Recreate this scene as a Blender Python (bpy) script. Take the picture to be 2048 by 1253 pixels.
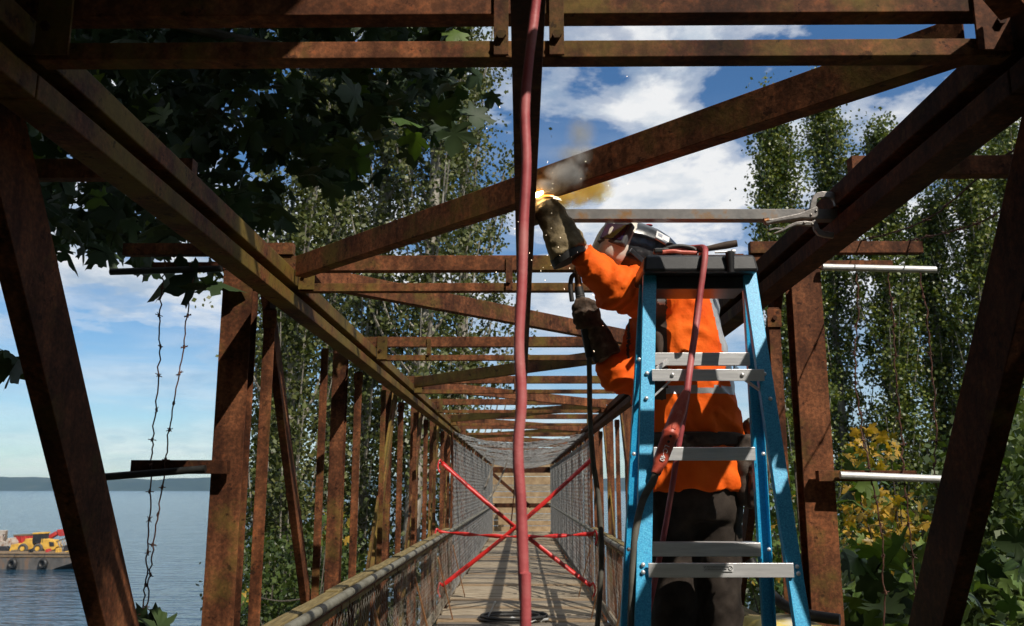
import bpy, math, random
import numpy as np
from mathutils import Vector, Matrix, noise

for _o in list(bpy.data.objects):
    bpy.data.objects.remove(_o)
SC = bpy.context.scene
COL = SC.collection
RNG = random.Random(11)
NPR = np.random.default_rng(5)
R = math.radians

# ------------------------------------------------------------------ camera
CAMZ = 1.67
F_PX = 1782.0
PITCH, YAW = R(11.1), R(0.6)
cam_d = bpy.data.cameras.new('camera')
cam = bpy.data.objects.new('camera', cam_d)
COL.objects.link(cam)
cam.location = (0, 0, CAMZ)
cam.rotation_euler = (R(90) + PITCH, 0, YAW)
cam_d.sensor_width = 36.0
cam_d.lens = 36.0 * F_PX / 2048.0
cam_d.clip_start = 0.05
cam_d.clip_end = 30000
cam_d.dof.use_dof = True
cam_d.dof.focus_distance = 3.3
cam_d.dof.aperture_fstop = 9.0
SC.camera = cam

CF = Vector((-math.sin(YAW) * math.cos(PITCH), math.cos(YAW) * math.cos(PITCH), math.sin(PITCH)))
CR = Vector((math.cos(YAW), math.sin(YAW), 0))
CU = CR.cross(CF)
CO = Vector((0, 0, CAMZ))


def P(px, py, Y):
    """The point of the place at forward distance Y that the photograph shows at px, py."""
    d = CF + CR * ((px - 1024) / F_PX) + CU * ((626.5 - py) / F_PX)
    return CO + d * (Y / d.y)


# ------------------------------------------------------------------ sun, sky, exposure
SD = Vector((0.6, -0.8, 1.0)).normalized()          # towards the sun
SUN_EL = math.asin(SD.z)
SUN_AZ = math.atan2(SD.x, SD.y)                       # clockwise from +Y
sun_d = bpy.data.lights.new('sun', 'SUN')
sun_d.energy = 5.0
sun_d.angle = R(0.5)
sun_d.color = (1.0, 0.93, 0.82)
sun = bpy.data.objects.new('sun', sun_d)
COL.objects.link(sun)
sun.location = SD * 60
sun.rotation_euler = SD.to_track_quat('Z', 'Y').to_euler()

world = bpy.data.worlds.new('World')
SC.world = world
world.use_nodes = True
SC.view_settings.view_transform = 'Standard'
SC.view_settings.look = 'None'
SC.view_settings.gamma = 1.0
SC.view_settings.exposure = 0.0
SC.view_settings.use_curve_mapping = False
SC.render.engine = 'CYCLES'
SC.cycles.use_denoising = True
SC.cycles.use_adaptive_sampling = True
SC.cycles.adaptive_threshold = 0.025
SC.cycles.max_bounces = 6
SC.cycles.diffuse_bounces = 3
SC.cycles.glossy_bounces = 3
SC.cycles.transmission_bounces = 4
SC.cycles.volume_bounces = 0
SC.cycles.transparent_max_bounces = 12
SC.cycles.volume_step_rate = 1.0
SC.cycles.sample_clamp_indirect = 4.0


class NT:
    """Small helper round a node tree."""
    def __init__(self, tree, clear=True):
        self.t = tree
        if clear:
            tree.nodes.clear()

    def n(self, kind, **kw):
        nd = self.t.nodes.new(kind)
        for k, v in kw.items():
            if k.startswith('i_'):
                key = k[2:].replace('_', ' ')
                nd.inputs[key].default_value = v
            elif k.startswith('x'):
                nd.inputs[int(k[1:])].default_value = v
            else:
                setattr(nd, k, v)
        return nd

    def l(self, a, b):
        self.t.links.new(a, b)

    def math(self, op, a, b=None, c=None, clamp=False):
        nd = self.t.nodes.new('ShaderNodeMath')
        nd.operation = op
        nd.use_clamp = clamp
        for k, v in enumerate((a, b, c)):
            if v is None:
                continue
            if hasattr(v, 'is_output'):
                self.l(v, nd.inputs[k])
            else:
                nd.inputs[k].default_value = v
        return nd.outputs[0]

    def ramp(self, fac, stops, interp='LINEAR'):
        nd = self.t.nodes.new('ShaderNodeValToRGB')
        cr = nd.color_ramp
        cr.interpolation = interp
        while len(cr.elements) > 1:
            cr.elements.remove(cr.elements[-1])
        for k, (p, c) in enumerate(stops):
            e = cr.elements[0] if k == 0 else cr.elements.new(p)
            e.position = p
            e.color = c if len(c) == 4 else (*c, 1)
        self.l(fac, nd.inputs[0])
        return nd.outputs[0]

    def mix(self, fac, a, b, kind='MIX'):
        nd = self.t.nodes.new('ShaderNodeMix')
        nd.data_type = 'RGBA'
        nd.blend_type = kind
        for s, v in ((0, fac), (6, a), (7, b)):
            if hasattr(v, 'is_output'):
                self.l(v, nd.inputs[s])
            else:
                nd.inputs[s].default_value = v if s == 0 else (v if len(v) == 4 else (*v, 1))
        return nd.outputs[2]


def build_sky():
    w = NT(world.node_tree)
    out = w.n('ShaderNodeOutputWorld')
    sky = w.n('ShaderNodeTexSky', sky_type='NISHITA', sun_disc=False)
    sky.sun_elevation = SUN_EL
    sky.sun_rotation = SUN_AZ
    sky.altitude = 10
    sky.air_density = 1.0
    sky.dust_density = 0.25
    sky.ozone_density = 1.0
    tc = w.n('ShaderNodeTexCoord')
    sep = w.n('ShaderNodeSeparateXYZ')
    w.l(tc.outputs['Generated'], sep.inputs[0])
    x, y, z = sep.outputs
    zz = w.math('MAXIMUM', z, 0.0)
    # heaped clouds on a flat layer overhead
    den = w.math('ADD', zz, 0.22)
    cmb = w.n('ShaderNodeCombineXYZ')
    w.l(w.math('DIVIDE', x, den), cmb.inputs[0])
    w.l(w.math('DIVIDE', y, den), cmb.inputs[1])
    cmb.inputs[2].default_value = CLOUD_SEED
    n1 = w.n('ShaderNodeTexNoise', i_Scale=2.6, i_Detail=9.0, i_Roughness=0.56, i_Distortion=0.15)
    w.l(cmb.outputs[0], n1.inputs['Vector'])
    m1 = w.ramp(n1.outputs[0], [(0.442, (0, 0, 0)), (0.49, (.5, .5, .5)), (0.55, (1, 1, 1))], 'EASE')
    # thin streaks low over the water
    cmb2 = w.n('ShaderNodeCombineXYZ')
    w.l(w.math('MULTIPLY', x, 1.6), cmb2.inputs[0])
    w.l(w.math('MULTIPLY', y, 1.6), cmb2.inputs[1])
    w.l(w.math('MULTIPLY', zz, 17.0), cmb2.inputs[2])
    n2 = w.n('ShaderNodeTexNoise', i_Scale=1.35, i_Detail=6.0, i_Roughness=0.55, i_Distortion=0.3)
    w.l(cmb2.outputs[0], n2.inputs['Vector'])
    m2 = w.ramp(n2.outputs[0], [(0.36, (0, 0, 0)), (0.66, (1, 1, 1))], 'EASE')
    low = w.ramp(zz, [(0.0, (1, 1, 1)), (0.30, (.72, .72, .72)), (0.42, (0, 0, 0))], 'EASE')
    m2 = w.math('MULTIPLY', m2, low)
    m2 = w.math('MULTIPLY', m2, 0.50)
    hi = w.ramp(zz, [(0.08, (0, 0, 0)), (0.24, (1, 1, 1))], 'EASE')
    m1 = w.math('MULTIPLY', m1, hi)
    mask = w.math('MULTIPLY', w.math('MAXIMUM', m1, m2), w.math('GREATER_THAN', z, 0.0))
    # shading inside the clouds
    n3 = w.n('ShaderNodeTexNoise', i_Scale=5.0, i_Detail=7.0, i_Roughness=0.6)
    w.l(cmb.outputs[0], n3.inputs['Vector'])
    shade = w.ramp(n3.outputs[0], [(0.36, (.50, .60, .72)), (0.56, (.95, .96, .97))])
    b1 = w.n('ShaderNodeBackground')
    hsv = w.n('ShaderNodeHueSaturation')
    hsv.inputs['Saturation'].default_value = 1.10
    w.l(w.mix(1.0, sky.outputs[0], (.75, .93, 1.10), 'MULTIPLY'), hsv.inputs['Color'])
    w.l(hsv.outputs[0], b1.inputs[0])
    b1.inputs[1].default_value = SKY_STRENGTH
    b2 = w.n('ShaderNodeBackground')
    w.l(shade, b2.inputs[0])
    b2.inputs[1].default_value = 0.92
    mx = w.n('ShaderNodeMixShader')
    w.l(mask, mx.inputs[0])
    w.l(b1.outputs[0], mx.inputs[1])
    w.l(b2.outputs[0], mx.inputs[2])
    w.l(mx.outputs[0], out.inputs[0])


SKY_STRENGTH = 0.096
CLOUD_SEED = 8.3
build_sky()

# ------------------------------------------------------------------ materials
MAT = {}


def new_mat(name):
    m = bpy.data.materials.new(name)
    m.use_nodes = True
    MAT[name] = m
    return m, NT(m.node_tree)


def mottled(name, stops, scale=6.0, rough=0.7, metal=0.0, bump=0.2, bscale=60.0, detail=6.0, stretch=(1, 1, 1),
            spec=0.5, rvar=0.0, coat=0.0, dist=0.002):
    """Principled material whose colour wanders along a noise."""
    m, w = new_mat(name)
    out = w.n('ShaderNodeOutputMaterial')
    b = w.n('ShaderNodeBsdfPrincipled', i_Metallic=metal, i_Roughness=rough)
    b.inputs['Specular IOR Level'].default_value = spec
    b.inputs['Coat Weight'].default_value = coat
    tc = w.n('ShaderNodeTexCoord')
    mp = w.n('ShaderNodeMapping')
    mp.inputs['Scale'].default_value = stretch
    w.l(tc.outputs['Object'], mp.inputs[0])
    n1 = w.n('ShaderNodeTexNoise', i_Scale=scale, i_Detail=detail, i_Roughness=0.62)
    w.l(mp.outputs[0], n1.inputs['Vector'])
    w.l(w.ramp(n1.outputs[0], stops), b.inputs['Base Color'])
    n2 = w.n('ShaderNodeTexNoise', i_Scale=bscale, i_Detail=4.0)
    w.l(mp.outputs[0], n2.inputs['Vector'])
    if rvar:
        w.l(w.math('MULTIPLY_ADD', n1.outputs[0], rvar, rough - rvar / 2), b.inputs['Roughness'])
    if bump:
        bp = w.n('ShaderNodeBump', i_Strength=bump, i_Distance=dist)
        w.l(n2.outputs[0], bp.inputs['Height'])
        w.l(bp.outputs[0], b.inputs['Normal'])
    w.l(b.outputs[0], out.inputs[0])
    return m


def rust(name, moss, dark=1.0):
    m, w = new_mat(name)
    out = w.n('ShaderNodeOutputMaterial')
    b = w.n('ShaderNodeBsdfPrincipled', i_Roughness=0.72)
    b.inputs['Specular IOR Level'].default_value = 0.16
    tc = w.n('ShaderNodeTexCoord')
    n1 = w.n('ShaderNodeTexNoise', i_Scale=5.0, i_Detail=8.0, i_Roughness=0.65)
    w.l(tc.outputs['Object'], n1.inputs['Vector'])
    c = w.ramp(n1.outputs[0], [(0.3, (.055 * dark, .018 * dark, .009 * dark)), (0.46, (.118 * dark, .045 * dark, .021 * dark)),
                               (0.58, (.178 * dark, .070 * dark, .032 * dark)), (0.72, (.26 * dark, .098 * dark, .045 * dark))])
    n2 = w.n('ShaderNodeTexNoise', i_Scale=55.0, i_Detail=4.0, i_Roughness=0.7)
    w.l(tc.outputs['Object'], n2.inputs['Vector'])
    spk = w.ramp(n2.outputs[0], [(0.42, (.62, .62, .62)), (0.56, (1, 1, 1)), (0.70, (1.55, 1.3, 1.1))])
    c = w.mix(1.0, c, spk, 'MULTIPLY')
    # streaks running down the faces
    mp = w.n('ShaderNodeMapping')
    mp.inputs['Scale'].default_value = (26, 26, 2.2)
    w.l(tc.outputs['Object'], mp.inputs[0])
    n4 = w.n('ShaderNodeTexNoise', i_Scale=1.0, i_Detail=4.0)
    w.l(mp.outputs[0], n4.inputs['Vector'])
    c = w.mix(1.0, c, w.ramp(n4.outputs[0], [(0.35, (.66, .62, .6)), (0.6, (1.08, 1.05, 1.0))]), 'MULTIPLY')
    n3 = w.n('ShaderNodeTexNoise', i_Scale=3.1, i_Detail=7.0, i_Roughness=0.7)
    w.l(tc.outputs['Object'], n3.inputs['Vector'])
    mk = w.ramp(n3.outputs[0], [(0.60 - 0.34 * moss, (0, 0, 0)), (0.78 - 0.34 * moss, (1, 1, 1))])
    mk = w.math('MULTIPLY', mk, 0.92)
    c = w.mix(mk, c, w.mix(n2.outputs[0], (.10, .068, .012), (.17, .125, .03)))
    n5 = w.n('ShaderNodeTexNoise', i_Scale=1.7, i_Detail=5.0, i_Roughness=.6)
    w.l(tc.outputs['Object'], n5.inputs['Vector'])
    c = w.mix(1.0, c, w.ramp(n5.outputs[0], [(0.34, (.42, .40, .42)), (0.52, (1, 1, 1)), (0.68, (1.28, 1.18, 1.05))]), 'MULTIPLY')
    n6 = w.n('ShaderNodeTexNoise', i_Scale=19.0, i_Detail=6.0, i_Roughness=.7)
    w.l(tc.outputs['Object'], n6.inputs['Vector'])
    c = w.mix(w.ramp(n6.outputs[0], [(.60, (0, 0, 0)), (.64, (1, 1, 1))]), c, w.mix(1.0, c, (.38, .36, .40), 'MULTIPLY'))
    w.l(c, b.inputs['Base Color'])
    bp = w.n('ShaderNodeBump', i_Strength=0.45, i_Distance=0.0025)
    w.l(n2.outputs[0], bp.inputs['Height'])
    w.l(bp.outputs[0], b.inputs['Normal'])
    w.l(b.outputs[0], out.inputs[0])
    return m


rust('rust', 0.16, 1.12)
rust('rust_mossy', 0.66, 1.0)
rust('rust_part_mossy', 0.40, 1.2)
rust('rust_dark_shaded', 0.05, 0.5)  # darker copy of the same rust; right truss shade put into the colour
mottled('new_steel', [(.3, (.10, .10, .10)), (.55, (.20, .19, .18)), (.66, (.24, .13, .05))], 9, .48, .5, .25, 80)
mottled('galvanized', [(.35, (.42, .43, .44)), (.65, (.66, .67, .68))], 30, .45, .75, .15, 90)
mottled('mesh_wire', [(.3, (.10, .095, .09)), (.62, (.36, .36, .35))], 7, .5, .3, 0, 90)
mottled('mesh_wire_dull', [(.35, (.09, .06, .04)), (.55, (.26, .24, .20)), (.7, (.36, .34, .30))], 3, .55, .3, 0, 90)
mottled('aluminium', [(.3, (.66, .66, .67)), (.7, (.88, .88, .88))], 12, .36, .55, .1, 160, stretch=(.6, 8, 8), rvar=.15)
mottled('fiberglass_blue', [(.3, (.012, .24, .50)), (.52, (.025, .38, .66)), (.7, (.08, .52, .76))], 240, .40, 0, .5, 260, 2, spec=.5, dist=.0008)
mottled('cap_plastic', [(.35, (.012, .012, .013)), (.65, (.03, .03, .032))], 20, .38, 0, .3, 300, dist=.0006)
mottled('orange_cloth', [(.28, (.60, .065, .005)), (.42, (.82, .105, .006)), (.7, (.95, .16, .012))], 7, .78, 0, .55, 26, spec=.2, dist=.010)
mottled('tan_stripe', [(.35, (.055, .035, .024)), (.65, (.085, .055, .04))], 30, .75, 0, .2, 400)
mottled('silver_stripe', [(.35, (.36, .37, .38)), (.65, (.52, .53, .54))], 30, .38, .35, .2, 400)
mottled('trousers', [(.35, (.020, .015, .012)), (.65, (.048, .037, .030))], 14, .85, 0, .4, 260, spec=.2)
mottled('glove_leather', [(.3, (.075, .055, .03)), (.52, (.21, .16, .085)), (.72, (.34, .27, .16))], 22, .7, 0, .5, 130, spec=.3, dist=.004)
mottled('glove_dark', [(.3, (.03, .02, .014)), (.55, (.10, .065, .045)), (.7, (.20, .155, .115))], 26, .7, 0, .5, 130, spec=.3, dist=.004)
mottled('tool_leather', [(.3, (.022, .014, .010)), (.6, (.07, .045, .03)), (.75, (.12, .085, .05))], 18, .65, 0, .5, 120)
mottled('canvas', [(.3, (.11, .095, .065)), (.7, (.24, .21, .15))], 22, .9, 0, .6, 150)
mottled('skin', [(.35, (.40, .22, .15)), (.65, (.52, .30, .21))], 14, .55, 0, .1, 200)
mottled('hair', [(.35, (.02, .012, .008)), (.65, (.05, .03, .02))], 60, .7, 0, .3, 200)
mottled('boot_leather', [(.35, (.05, .028, .014)), (.65, (.12, .07, .035))], 14, .6, 0, .3, 90)
mottled('helmet_cream', [(.3, (.62, .57, .48)), (.7, (.80, .75, .66))], 24, .36, .1, .15, 140)
mottled('helmet_black', [(.35, (.012, .013, .015)), (.62, (.028, .03, .034)), (.8, (.12, .12, .12))], 60, .28, 0, .25, 120, coat=.3, dist=.0008)
mottled('helmet_grey', [(.35, (.06, .063, .068)), (.65, (.10, .105, .11))], 40, .45, 0, .15, 150)
mottled('lens', [(.35, (.012, .012, .035)), (.55, (.035, .018, .055)), (.7, (.07, .012, .03))], 20, .06, 0, 0, 50, coat=1.0)
mottled('sticker', [(.4, (.62, .62, .62)), (.6, (.74, .74, .73))], 14, .5, 0, 0)
mottled('sticker_print', [(.4, (.22, .24, .30)), (.6, (.34, .36, .42))], 60, .5, 0, 0)
mottled('red_print', [(.4, (.45, .02, .02)), (.6, (.55, .03, .03))], 60, .5, 0, 0)
mottled('red_rubber', [(.3, (.22, .030, .036)), (.5, (.40, .075, .08)), (.72, (.46, .16, .15))], 9, .55, 0, .4, 120, dist=.0015)
mottled('red_plastic', [(.3, (.40, .05, .03)), (.55, (.55, .095, .055)), (.75, (.62, .20, .14))], 30, .45, 0, .3, 160)
mottled('black_rubber', [(.35, (.010, .010, .010)), (.65, (.026, .024, .022))], 18, .55, 0, .3, 120)
mottled('grey_rubber', [(.3, (.06, .055, .045)), (.7, (.135, .125, .10))], 18, .7, 0, .3, 120)
mottled('copper', [(.3, (.10, .045, .02)), (.7, (.34, .16, .07))], 40, .45, .8, .3, 90)
mottled('clamp_steel', [(.3, (.14, .125, .11)), (.6, (.27, .25, .235)), (.75, (.22, .14, .10))], 28, .38, .7, .25, 120)
mottled('weathered_wood', [(.28, (.09, .068, .042)), (.5, (.27, .215, .145)), (.7, (.45, .38, .28))], 3.2, .85, 0, .6, 40, 8, stretch=(1.2, 14, 14), dist=.004)
mottled('weathered_wood_warm', [(.28, (.11, .065, .03)), (.5, (.24, .16, .085)), (.7, (.36, .27, .17))], 3.2, .85, 0, .6, 40, 8, stretch=(1.2, 14, 14), dist=.004)
mottled('mossy_timber', [(.28, (.075, .055, .018)), (.5, (.17, .125, .045)), (.7, (.26, .20, .085))], 5, .9, 0, .6, 50, 8, stretch=(10, 1, 10), dist=.004)
mottled('pipe_grey', [(.3, (.12, .11, .08)), (.7, (.26, .25, .20))], 8, .6, .3, .3, 90)
mottled('tan_board', [(.3, (.22, .14, .07)), (.7, (.42, .30, .17))], 4, .85, 0, .4, 50)
mottled('warm_bar', [(.3, (.16, .065, .022)), (.7, (.34, .16, .06))], 10, .6, .2, .3, 70)
mottled('tape_red', [(.4, (.46, .012, .010)), (.6, (.58, .022, .018))], 8, .4, 0, .3, 30)
mottled('print_black', [(.4, (.012, .012, .012)), (.6, (.02, .02, .02))], 8, .6, 0, 0)
mottled('print_white', [(.4, (.70, .70, .70)), (.6, (.78, .78, .78))], 8, .6, 0, 0)
mottled('barbed_rust', [(.3, (.04, .02, .014)), (.7, (.13, .05, .03))], 30, .7, .2, .2, 200)
mottled('bark_pale', [(.3, (.08, .065, .05)), (.5, (.22, .195, .16)), (.68, (.40, .37, .31))], 5, .85, 0, .7, 14, 8, stretch=(1, 1, .5), dist=.03)
mottled('bark_dark', [(.3, (.045, .036, .027)), (.7, (.15, .125, .10))], 5, .9, 0, .7, 14, 8, dist=.03)
mottled('ground_earth', [(.3, (.035, .032, .016)), (.5, (.05, .055, .02)), (.7, (.085, .07, .035))], .6, .95, 0, .6, 4, 10, dist=.1)
mottled('far_forest', [(.3, (.012, .024, .022)), (.55, (.024, .04, .032)), (.8, (.07, .07, .055))], .006, 1.0, 0, 0, spec=0)
mottled('barge_hull', [(.3, (.045, .042, .04)), (.52, (.10, .092, .085)), (.66, (.17, .10, .06)), (.78, (.25, .11, .04))], .7, .75, 0, .3, 9, stretch=(1, 1, .35), dist=.05)
mottled('barge_deck', [(.3, (.10, .065, .035)), (.7, (.22, .15, .085))], .8, .85, 0, .4, 6, dist=.05)
mottled('machine_yellow', [(.3, (.42, .22, .03)), (.6, (.68, .40, .06)), (.75, (.5, .34, .14))], 1.5, .55, 0, .2, 20)
mottled('machine_red', [(.3, (.30, .02, .018)), (.7, (.52, .045, .035))], 1.5, .55, 0, .2, 20)
mottled('machine_dark', [(.3, (.012, .013, .014)), (.7, (.04, .04, .045))], 2, .4, 0, .1, 20)
mottled('machine_white', [(.35, (.22, .12, .07)), (.5, (.42, .38, .33)), (.65, (.24, .13, .07))], 1.2, .6, 0, .1, 20)
mottled('wheel_rubber', [(.3, (.03, .027, .024)), (.7, (.11, .10, .085))], 3, .9, 0, .4, 20)
mottled('truss_brown', [(.3, (.08, .055, .035)), (.7, (.20, .16, .11))], 2, .7, .1, .2, 20)
mottled('yellow_tarp', [(.4, (.55, .40, .06)), (.5, (.70, .55, .14)), (.62, (.62, .58, .46))], 6, .6, 0, .4, 60)
mottled('rag_white', [(.3, (.34, .34, .33)), (.7, (.60, .60, .58))], 20, .8, 0, .5, 80)
mottled('galv_pipe', [(.3, (.50, .50, .49)), (.7, (.72, .72, .70))], 25, .5, .35, .3, 120)
mottled('black_pipe', [(.3, (.008, .008, .008)), (.7, (.03, .03, .028))], 25, .45, .2, .3, 120)


def leaf_mat(name, cols, trans=0.35, rough=0.5):
    m, w = new_mat(name)
    out = w.n('ShaderNodeOutputMaterial')
    b = w.n('ShaderNodeBsdfPrincipled', i_Roughness=rough)
    b.inputs['Specular IOR Level'].default_value = 0.45
    g = w.n('ShaderNodeNewGeometry')
    oi = w.n('ShaderNodeObjectInfo')
    r = w.math('FRACT', w.math('ADD', g.outputs['Random Per Island'], oi.outputs['Random']))
    c = w.ramp(r, [(k / max(1, len(cols) - 1), cc) for k, cc in enumerate(cols)])
    tc = w.n('ShaderNodeTexCoord')
    n = w.n('ShaderNodeTexNoise', i_Scale=1.3, i_Detail=3.0)
    w.l(tc.outputs['Object'], n.inputs['Vector'])
    c = w.mix(1.0, c, w.ramp(n.outputs[0], [(.3, (.72, .72, .72)), (.7, (1.2, 1.2, 1.2))]), 'MULTIPLY')
    w.l(c, b.inputs['Base Color'])
    tr = w.n('ShaderNodeBsdfTranslucent')
    w.l(w.mix(1.0, c, (1.25, 1.3, .5), 'MULTIPLY'), tr.inputs[0])
    mx = w.n('ShaderNodeMixShader')
    mx.inputs[0].default_value = trans
    w.l(b.outputs[0], mx.inputs[1])
    w.l(tr.outputs[0], mx.inputs[2])
    w.l(mx.outputs[0], out.inputs[0])
    return m


leaf_mat('poplar_leaf', [(.038, .052, .014), (.075, .092, .022), (.10, .115, .030), (.14, .14, .05)], .22, .48)
leaf_mat('poplar_leaf_deep', [(.026, .048, .008), (.060, .092, .013), (.115, .14, .020), (.19, .20, .036)], .22, .40)
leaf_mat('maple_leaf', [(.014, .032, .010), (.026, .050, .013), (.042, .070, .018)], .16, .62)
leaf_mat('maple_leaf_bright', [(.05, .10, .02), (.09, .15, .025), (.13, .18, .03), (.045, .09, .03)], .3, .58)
leaf_mat('maple_leaf_yellow', [(.16, .13, .02), (.36, .22, .02), (.48, .27, .025), (.10, .11, .02)], .35, .45)
leaf_mat('shrub_leaf', [(.03, .055, .014), (.06, .09, .02), (.09, .12, .03)], .3, .45)


def water_mat():
    m, w = new_mat('water')
    out = w.n('ShaderNodeOutputMaterial')
    b = w.n('ShaderNodeBsdfPrincipled', i_Roughness=0.10)
    b.inputs['Base Color'].default_value = (.010, .040, .070, 1)
    b.inputs['Specular IOR Level'].default_value = 0.5
    b.inputs['IOR'].default_value = 1.333
    tc = w.n('ShaderNodeTexCoord')
    mp = w.n('ShaderNodeMapping')
    mp.inputs['Scale'].default_value = (.35, 1.0, 1)
    mp.inputs['Rotation'].default_value = (0, 0, R(8))
    w.l(tc.outputs['Object'], mp.inputs[0])
    n1 = w.n('ShaderNodeTexNoise', i_Scale=0.55, i_Detail=3.0, i_Roughness=.5)
    w.l(mp.outputs[0], n1.inputs['Vector'])
    n2 = w.n('ShaderNodeTexNoise', i_Scale=0.06, i_Detail=2.0)
    w.l(mp.outputs[0], n2.inputs['Vector'])
    h = w.math('ADD', n1.outputs[0], w.math('MULTIPLY', n2.outputs[0], 1.2))
    bp = w.n('ShaderNodeBump', i_Strength=0.9, i_Distance=0.7)
    w.l(h, bp.inputs['Height'])
    w.l(bp.outputs[0], b.inputs['Normal'])
    w.l(b.outputs[0], out.inputs[0])


water_mat()


def emit_mat(name, col, s):
    m, w = new_mat(name)
    out = w.n('ShaderNodeOutputMaterial')
    e = w.n('ShaderNodeEmission', i_Strength=s)
    e.inputs[0].default_value = (*col, 1)
    w.l(e.outputs[0], out.inputs[0])


emit_mat('arc_core', (1.0, .62, .24), 110.0)
emit_mat('arc_glow', (1.0, .36, .06), 3.2)
emit_mat('spark', (1.0, .80, .55), 4.0)


# ------------------------------------------------------------------ mesh builder
class MB:
    def __init__(self):
        self.v, self.f = [], []

    def add(self, vs, fs):
        n = len(self.v)
        self.v += [tuple(p) for p in vs]
        self.f += [tuple(i + n for i in q) for q in fs]
        return self

    def box(self, c, s, rot=None):
        c = Vector(c)
        h = Vector(s) * .5
        pts = []
        for z in (-1, 1):
            for (a, b) in ((-1, -1), (1, -1), (1, 1), (-1, 1)):
                p = Vector((a * h.x, b * h.y, z * h.z))
                pts.append(c + (rot @ p if rot else p))
        return self.add(pts, [(3, 2, 1, 0), (4, 5, 6, 7), (0, 1, 5, 4), (1, 2, 6, 5), (2, 3, 7, 6), (3, 0, 4, 7)])

    def bar(self, a, b, w, h, up=(0, 0, 1)):
        """Rectangular bar from a to b, w wide (sideways), h high (along up)."""
        a, b = Vector(a), Vector(b)
        d = (b - a).normalized()
        u = Vector(up)
        s = d.cross(u).normalized()
        u = s.cross(d).normalized()
        prof = [(-w / 2, -h / 2), (w / 2, -h / 2), (w / 2, h / 2), (-w / 2, h / 2)]
        return self.sweep(prof, a, b, s, u)

    def sweep(self, prof, a, b, s, u):
        """Polygon profile (s,u coordinates) swept straight from a to b."""
        a, b = Vector(a), Vector(b)
        n = len(prof)
        pts = [a + s * p[0] + u * p[1] for p in prof] + [b + s * p[0] + u * p[1] for p in prof]
        fs = [tuple(range(n)), tuple(range(2 * n - 1, n - 1, -1))]
        for i in range(n):
            j = (i + 1) % n
            fs.append((j, i, n + i, n + j))
        return self.add(pts, fs)

    def prism(self, poly, depth):
        """Polygon of 3-D points thickened along the vector depth."""
        d = Vector(depth)
        n = len(poly)
        pts = [Vector(p) for p in poly] + [Vector(p) + d for p in poly]
        fs = [tuple(range(n)), tuple(range(2 * n - 1, n - 1, -1))]
        for i in range(n):
            j = (i + 1) % n
            fs.append((j, i, n + i, n + j))
        return self.add(pts, fs)

    def tube(self, pts, r, n=10, caps=True):
        pts = [Vector(p) for p in pts]
        if not hasattr(r, '__len__'):
            r = [r] * len(pts)
        t0 = (pts[1] - pts[0]).normalized()
        ref = Vector((0, 0, 1)) if abs(t0.z) < .9 else Vector((1, 0, 0))
        s = t0.cross(ref).normalized()
        vs = []
        for i, p in enumerate(pts):
            t = (pts[min(i + 1, len(pts) - 1)] - pts[max(i - 1, 0)]).normalized()
            s = (s - t * s.dot(t)).normalized()
            u = t.cross(s)
            for k in range(n):
                a = 2 * math.pi * k / n
                vs.append(p + (s * math.cos(a) + u * math.sin(a)) * r[i])
        fs = []
        for i in range(len(pts) - 1):
            for k in range(n):
                j = (k + 1) % n
                fs.append((i * n + k, i * n + j, (i + 1) * n + j, (i + 1) * n + k))
        if caps:
            fs.append(tuple(range(n - 1, -1, -1)))
            m = (len(pts) - 1) * n
            fs.append(tuple(range(m, m + n)))
        return self.add(vs, fs)

    def loft(self, secs, n=24):
        """Closed loft of ellipses: (centre, axis a, axis b[, squareness])."""
        vs, fs = [], []
        for sec in secs:
            c, a, b = Vector(sec[0]), Vector(sec[1]), Vector(sec[2])
            e = sec[3] if len(sec) > 3 else 1.0
            for k in range(n):
                t = 2 * math.pi * k / n
                ct, st = math.cos(t), math.sin(t)
                ct = math.copysign(abs(ct) ** e, ct)
                st = math.copysign(abs(st) ** e, st)
                vs.append(c + a * ct + b * st)
        for i in range(len(secs) - 1):
            for k in range(n):
                j = (k + 1) % n
                fs.append((i * n + k, i * n + j, (i + 1) * n + j, (i + 1) * n + k))
        fs.append(tuple(range(n - 1, -1, -1)))
        m = (len(secs) - 1) * n
        fs.append(tuple(range(m, m + n)))
        return self.add(vs, fs)

    def ball(self, c, r, seg=12, rings=8):
        c = Vector(c)
        r = Vector(r) if hasattr(r, '__len__') else Vector((r, r, r))
        vs = [c + Vector((0, 0, r.z))]
        for i in range(1, rings):
            a = math.pi * i / rings
            for k in range(seg):
                t = 2 * math.pi * k / seg
                vs.append(c + Vector((r.x * math.sin(a) * math.cos(t), r.y * math.sin(a) * math.sin(t), r.z * math.cos(a))))
        vs.append(c - Vector((0, 0, r.z)))
        fs = [(0, 1 + k, 1 + (k + 1) % seg) for k in range(seg)]
        for i in range(rings - 2):
            for k in range(seg):
                j = (k + 1) % seg
                fs.append((1 + i * seg + k, 1 + (i + 1) * seg + k, 1 + (i + 1) * seg + j, 1 + i * seg + j))
        last = len(vs) - 1
        b = 1 + (rings - 2) * seg
        fs += [(last, b + (k + 1) % seg, b + k) for k in range(seg)]
        return self.add(vs, fs)

    def mesh(self, name, smooth=False):
        me = bpy.data.meshes.new(name)
        me.from_pydata(self.v, [], self.f)
        me.update()
        bm_fix(me)
        if smooth:
            shade(me)
        return me

    def build(self, name, mat, parent=None, smooth=False, bevel=0.0, label=None):
        me = self.mesh(name, smooth)
        return link(name, me, mat, parent, bevel, label)


def bm_fix(me):
    import bmesh
    bm = bmesh.new()
    bm.from_mesh(me)
    bmesh.ops.recalc_face_normals(bm, faces=bm.faces)
    bm.to_mesh(me)
    bm.free()


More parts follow.
